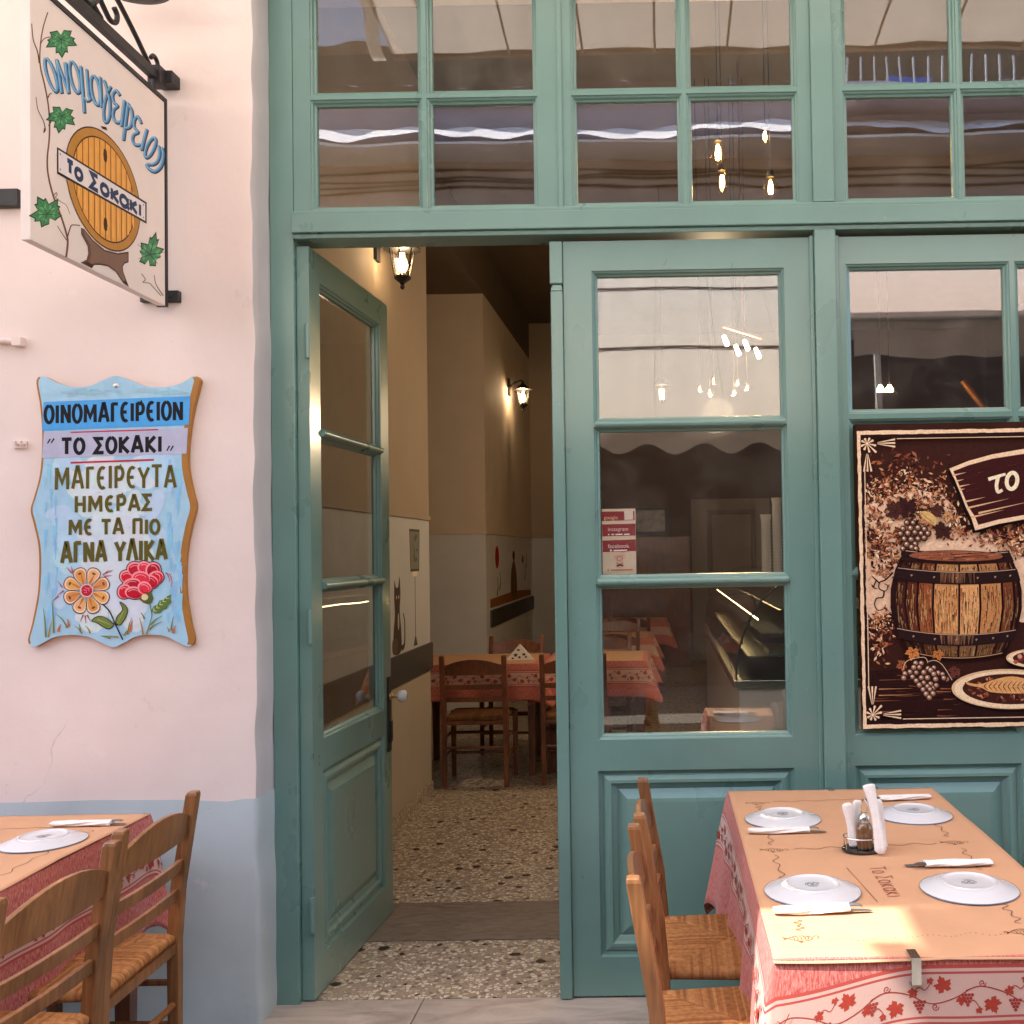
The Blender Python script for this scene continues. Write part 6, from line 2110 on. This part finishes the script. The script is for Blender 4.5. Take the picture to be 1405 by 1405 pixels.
MB().lathe([(0, .19), (.01, .18), (.07, .13), (.07, .12), (.0, .12)], (.013, 5.0, 2.81), 10).lathe([(0, -.04), (.02, -.02), (.03, 0), (0, 0)], (.013, 5.0, 2.81), 10).tube([(.013, 5.0, 2.98), (.013, 5, 4.6)], .004, 6).build('cap', M_iron, sl)
MB().lathe([(0, 0), (.018, .0), (.02, .08), (0, .09)], (.013, 5.0, 2.815), 12).build('bulb', M_bulb, sl)
for k, (x, w) in enumerate(((2.065, 'left'), (2.15, 'right'))):
    t = MB().lathe([(0, 0), (.035, .0), (.03, .03), (.012, .06), (0, .062)], (x, 6.0, 3.0), 14)
    t.tube([(x, 6.0, 3.06), (x, 6, 4.6)], .004, 6, mi=1)
    tag(t.build('spot_lamp', [M_fil, M_iron]), 'small lit spot lamp, the %s of the pair in the dark behind the shop window' % w, 'spot lamp', 'pair of spot lamps behind the shop window')
t = MB().tube([(2.60, 5.2, 2.96), (2.78, 5.2, 2.72)], .03, 12)
tag(t.build('copper_tube', mat('copper_glow', (.8, .32, .1), rough=.3, metallic=.9)), 'copper coloured tube behind the shop window top pane', 'tube')

# refrigerated display counter with curved glass
dcx0, dcx1, dy0, dy1 = .385, 1.35, 2.2, 6.6
dc = thing('display_counter', (.87, 4.4, 0), 'white deli display counter with curved glass and a steel edge behind the lowest door pane', 'counter')
MB().box(dcx0 + .03, dcx1, dy0 + .01, dy1, 0, .755).build('base', mat('white_counter', (.82, .79, .74), rough=.4), dc, bevel=.004)
MB().box(dcx0, dcx1 + .02, dy0 - .01, dy1 + .01, .757, .806).build('steel_edge', M_steel, dc, bevel=.003)
cp = [(dcx0 + .015, .807)] + [(dcx0 + .015 + .40 * (1 - cos(a)), .807 + .57 * sin(a)) for a in [radians(q) for q in (6, 16, 28, 40, 52, 64, 76, 86)]] + [(dcx1, 1.385)]
sg = MB()
sg.prism(cp + [(dcx1, .807)], lambda x, z: (x, dy0 + .005, z), lambda x, z: (x, dy0 + .011, z))
sg.build('end_glass', glass_mat('counter_glass', f0=.04, tint=(.86, .9, .9)), dc)
cg = MB()
for a, b in zip(cp, cp[1:]):
    cg.face([(a[0], dy0 + .012, a[1]), (b[0], dy0 + .012, b[1]), (b[0], dy1, b[1]), (a[0], dy1, a[1])])
cg.build('curved_glass', M_glass_clear, dc, smooth=60)
rim = MB()
rim.tube([(x, dy0 + .006, z) for x, z in cp], .006, 6)
rim.build('glass_edge', M_iron, dc)
for z, x0 in ((.93, .47), (1.06, .55), (1.19, .66)):
    MB().box(x0, dcx1 - .02, dy0 + .05, dy1 - .05, z, z + .008).build('shelf', M_steel, dc)
MB().tube([(.53, dy0 + .04, 1.145), (.53, dy1 - .04, 1.145)], .004, 8).build('light_strip', mat('warm_light_strip', (1, .8, .5), emit=(1, .66, .28), emit_s=5), dc)
TG = 'food trays in the display counter'
cols_ = [(.5, .42, .34), (.12, .08, .2), (.45, .2, .1), (.3, .32, .16)]
for k in range(6):
    y = dy0 + .15 + k * .42
    mb = MB().box(.60, 1.0, y, y + .3, .9385, .955, 0)
    mb.grid(lambda u, v: (.61 + .38 * u, y + .01 + .28 * v, .956 + .03 * sin(pi * u) * sin(pi * v) * (1 + .3 * sin(u * 19) * sin(v * 17))), 14, 12, 1)
    tag(mb.build('food_tray', [M_steel, mat('food', cols_[k % 4], rough=.6, var=.4, vscale=60)]), 'steel tray of food on the lowest shelf inside the display counter, %s' % ('nearest the door', 'second from the door', 'third from the door', 'fourth from the door', 'fifth from the door', 'farthest from the door')[k], 'tray', TG)
MB().box(.42, 1.30, 2.25, 2.9, 1.387, 1.40).build('top_shelf', M_glass_clear, dc)
for k, (x, z0, z1, lab) in enumerate(((.622, 1.4, 1.73, 'shorter stack of white cups on the display counter'), (.690, 1.4, 1.83, 'taller stack of white cups on the display counter'))):
    mb = MB()
    pr = [(0, 0)]
    z = 0
    while z < z1 - z0 - .05:
        pr += [(.024, z), (.031, z + .018), (.033, z + .019)]; z += .02
    pr += [(.026, z), (.034, z + .05), (.0, z + .05)]
    mb.lathe(pr, (x, 2.6, z0), 18)
    tag(mb.build('cup_stack', mat('white_paper_cup', (.75, .74, .72), rough=.5), smooth=40), lab, 'cups')
# back of the room
bd_ = thing('back_door', (.87, 10.79, 0), 'pale panelled door in the back wall of the tavern', 'door')
MB().box(.40, 1.50, 10.72, 10.80, 0, 2.25).build('door_panel', mat('pale_door', (.34, .28, .23), rough=.6), bd_)
MB().ring(.62, 1.30, .9, 2.1, [(0, 10.717), (.02, 10.70), (.05, 10.70), (.07, 10.717)]).build('moulding', mat('pale_door_trim', (.24, .19, .16), rough=.6), bd_)
pf = thing('framed_picture', (-.30, 10.79, 1.8), 'black framed picture on the dark back wall behind the middle door pane', 'picture')
MB().ring(-.50, .06, 1.78, 2.14, [(0, 10.79), (0, 10.76), (.03, 10.76), (.03, 10.785)]).build('frame', M_iron, pf)
MB().box(-.47, .03, 10.775, 10.79, 1.81, 2.11).build('print', mat('dark_photo', (.18, .15, .14), rough=.3, var=.9, vscale=9), pf)
dk_ = thing('dark_partition', (1.0, 9.5, 0), 'dark brown timber partition across the back of the tavern', 'partition')
MB().box(-.92, .35, 9.95, 10.05, 0, 1.72).build('panel', M_wood_dark, dk_)

# ------------------------------------------------------------------ awning over the frontage and the street opposite
M_aw = fabric_mat('beige_awning_cloth', (.45, .39, .33), transl=.50)
M_awc = fabric_mat('cream_awning_cloth', (.88, .79, .68), transl=.25)
M_rib = mat('awning_rib', (.30, .24, .19), rough=.6)
aw = thing('shop_awning', (0, -.15, 4.9), 'beige awning with ribs sheltering the tables in front of the shopfront', 'awning')
mb = MB()
def aw_z(y): return 5.35 + (y + .146) * .12
for xa, xb, ya, yb_ in ((-7, 9, -.146, -2.25), (-7, -2.36, -2.25, -3.30), (-1.80, 9, -2.25, -3.30)):
    mb.grid(lambda u, v: (xa + (xb - xa) * u, ya + (yb_ - ya) * v, aw_z(ya + (yb_ - ya) * v) + .012 * sin(u * 100)), 60, 4)
mb.build('canopy', M_aw, aw)
def net_mat():
    m, nt, out = new_mat('added_shade_net')
    N, L = nt.nodes, nt.links
    tr = N.new('ShaderNodeBsdfTransparent'); d = N.new('ShaderNodeBsdfDiffuse'); d.inputs[0].default_value = (.3, .26, .22, 1)
    mx = N.new('ShaderNodeMixShader'); mx.inputs[0].default_value = .62
    L.new(tr.outputs[0], mx.inputs[1]); L.new(d.outputs[0], mx.inputs[2]); L.new(mx.outputs[0], out.inputs[0])
    return m
mb2 = MB()  # added net, dims the sun that comes through the awning gap
mb2.grid(lambda u, v: (-2.37 + .58 * u, -2.24 - 1.07 * v, aw_z(-2.24 - 1.07 * v) + .02), 4, 4)
mb2.build('added_shade_net', net_mat(), aw)
fl_ = MB()  # added strip of cloth whose shadow cuts into the sun patch
fl_.grid(lambda u, v: (-1.90 + .09 * u + .05 * sin(v * 5), -2.44 - .9 * v, aw_z(-2.44 - .9 * v) - .01), 3, 10)
fl_.build('added_shadow_flap', M_aw, aw)
rb = MB()
for i in range(33):
    x = -7 + .5 * i
    if -2.36 < x < -1.8: continue
    rb.tube([(x, -.16, 5.325), (x, -3.29, aw_z(-3.29) - .02)], .009, 6)
rb.tube([(-7, -3.30, 4.97), (-2.36, -3.30, 4.97)], .03, 8)
rb.tube([(-1.80, -3.30, 4.97), (9, -3.30, 4.97)], .03, 8)
rb.build('ribs', M_rib, aw)
mat_rail = mat('white_rail', (.75, .78, .85), rough=.5)
op = thing('opposite_building', (0, -8.5, 0), 'plain plastered building across the street, seen only as a reflection in the glass', 'building')
M_opw = mat('brown_pink_plaster', (.46, .34, .29), rough=.9, var=.06, vscale=2)
M_ops = mat('lilac_plaster', (.46, .40, .44), rough=.9, var=.05, vscale=2)
MB().box(-16, 16, -9.2, -8.0, -.4, 6.28).build('wall', M_opw, op)
MB().box(-16, 16, -7.996, -7.95, -.4, 3.9).build('shade_sheet', mat('painted_shade_brown', (.06, .042, .033), rough=.7), op)  # dark sheet, its colour stands for the shade under the awnings
MB().box(-16, 16, -9.2, -8.05, 6.285, 6.72).build('upper_wall', M_ops, op)
mb = MB()
mb.grid(lambda u, v: (-8 + 16 * u, -7.42 - .52 * v, 6.10 + .30 * v + .03 * (1 - v) * sin(u * 61) + .014 * sin(u * 170 + v * 9) + .02 * sin(u * 23)), 200, 8)
mb.box(-8, 8, -8.0, -7.45, 6.03, 6.06)
mb.build('cornice', mat('white_rough_render', (.85, .83, .86), rough=.95, bump=1, bscale=40, bdist=.02), op)
for z, s_ in ((5.85, 1), (5.79, 2), (5.70, 3), (5.90, 4)):
    mb = MB()
    mb.tube([(-8 + .5 * i, -7.975, z + .03 * sin(i * .35 + s_) + .01 * sin(i * 1.7 + s_)) for i in range(33)], .014, 6)
    mb.build('cable', M_iron, op)
MB().box(-16, 16, -8.4, -7.97, 6.725, 6.90).build('ledge', mat('dark_brown_ledge', (.16, .10, .07), rough=.8), op)
mb = MB()
mb.grid(lambda u, v: (-16 + 32 * u, -8.02 + .05 * sin(u * 32 / .62 * 2 * pi), 6.905 + .56 * v), 640, 1)
mb.build('ribbed_cladding', mat('dark_olive_cladding', (.15, .125, .085), rough=.7), op)
bal = MB()
bal.box(1.9, 8, -8.0, -7.45, 6.50, 6.56)
bal.build('balcony_slab', M_ops, op)
for i in range(40):
    MB().box(1.95 + i * .15, 1.968 + i * .15, -7.48, -7.462, 6.56, 6.92).build('baluster', mat_rail, op)
MB().box(1.9, 8, -7.485, -7.46, 6.62, 6.65).build('hand_rail', mat_rail, op)
MB().box(2.6, 3.1, -7.75, -7.65, 6.561, 6.80).build('shutter', mat('blue_shutter', (.05, .16, .55), rough=.5), op)
# an unseen net is added over the gap in the awning
# opposite shop awning (cream, scalloped) and the square-edged grey-pink canopy beside it
a1 = thing('scalloped_awning', (-.6, -6.0, 2.3), 'cream awning with a scalloped valance across the street, reflected in the door glass', 'awning')
mb = MB()
mb.grid(lambda u, v: (-4.2 + 5.5 * u, -4.0 - 2.5 * v, 2.46 + 1.91 * v + .003 * sin(u * 130)), 60, 8)
mb.grid(lambda u, v: (-4.2 + 5.5 * u, -3.995 + .015 * sin(u * 40), 2.46 - (.15 + .04 * sin(u * 5.5 / .42 * 2 * pi)) * v), 150, 3)
mb.build('canopy', M_awc, a1)
rb = MB()
for i in range(11):
    x = -4.2 + .52 * i
    rb.tube([(x, -4.01, 2.466), (x, -6.5, 4.368)], .005, 6)
rb.tube([(-4.2, -6.5, 4.37), (1.3, -6.5, 4.37)], .025, 8)
for x in (-4.1, .9):
    rb.tube([(x, -6.5, 4.37), (x, -8.0, 4.37)], .02, 8)
for v in (.42, .83):
    rb.tube([(-4.2, -4.0 - 2.5 * v + .008, 2.47 + 1.91 * v), (1.3, -4.0 - 2.5 * v + .008, 2.47 + 1.91 * v)], .011, 6, mi=1)
rb.build('frame', [mat('cream_frame', (.62, .55, .47), rough=.5), M_rib], a1)
a2 = thing('square_canopy', (3.2, -4, 3), 'pink canopy with a grey valance across the street, reflected in the shop window', 'canopy')
mb = MB()
mb.grid(lambda u, v: (1.22 + 4.2 * u, -2.75 - 2.6 * v, 2.98 + 1.25 * v), 30, 8)
mb.build('top_cloth', fabric_mat('pale_pink_canvas', (.74, .62, .57), transl=.22), a2)
mb = MB()
mb.grid(lambda u, v: (1.22 + 4.2 * u, -2.745 + .05 * v * sin(u * 47) + .03 * v * sin(u * 23 + 1) + .02 * sin(u * 83 + v * 4) * v, 2.98 - .25 * v + .008 * v * sin(u * 90)), 130, 6)
mb.build('valance', fabric_mat('grey_canvas', (.66, .62, .59), transl=.50), a2, smooth=60)
rb = MB()
rb.tube([(1.22, -2.75, 2.975), (5.4, -2.75, 2.975)], .018, 8)
rb.tube([(1.22, -2.75, 2.975), (1.22, -5.35, 4.225)], .018, 8)
rb.tube([(5.4, -2.75, 2.975), (5.4, -5.35, 4.225)], .018, 8)
for x in (1.9, 5.2): rb.tube([(x, -5.3, 4.2), (x, -5.3, -.012)], .03, 8)
rb.build('frame', mat('white_tube', (.7, .7, .68), rough=.4), a2)
a3 = thing('added_shade_awning', (-4, -4, 3), 'beige awning added out of view on the left to shade the street', 'awning')  # invented canopy, keeps the sun off this side of the street
mb = MB()
mb.grid(lambda u, v: (-7.6 + 6.0 * u, -3.5 - 2.4 * v, 3.0 + 1.0 * v), 20, 6)
mb.build('canopy', M_awc, a3)
rb = MB()
for x in (-7.4, -1.8): rb.tube([(x, -5.85, 3.95), (x, -5.85, -.012)], .03, 8)
rb.build('frame', M_rib, a3)
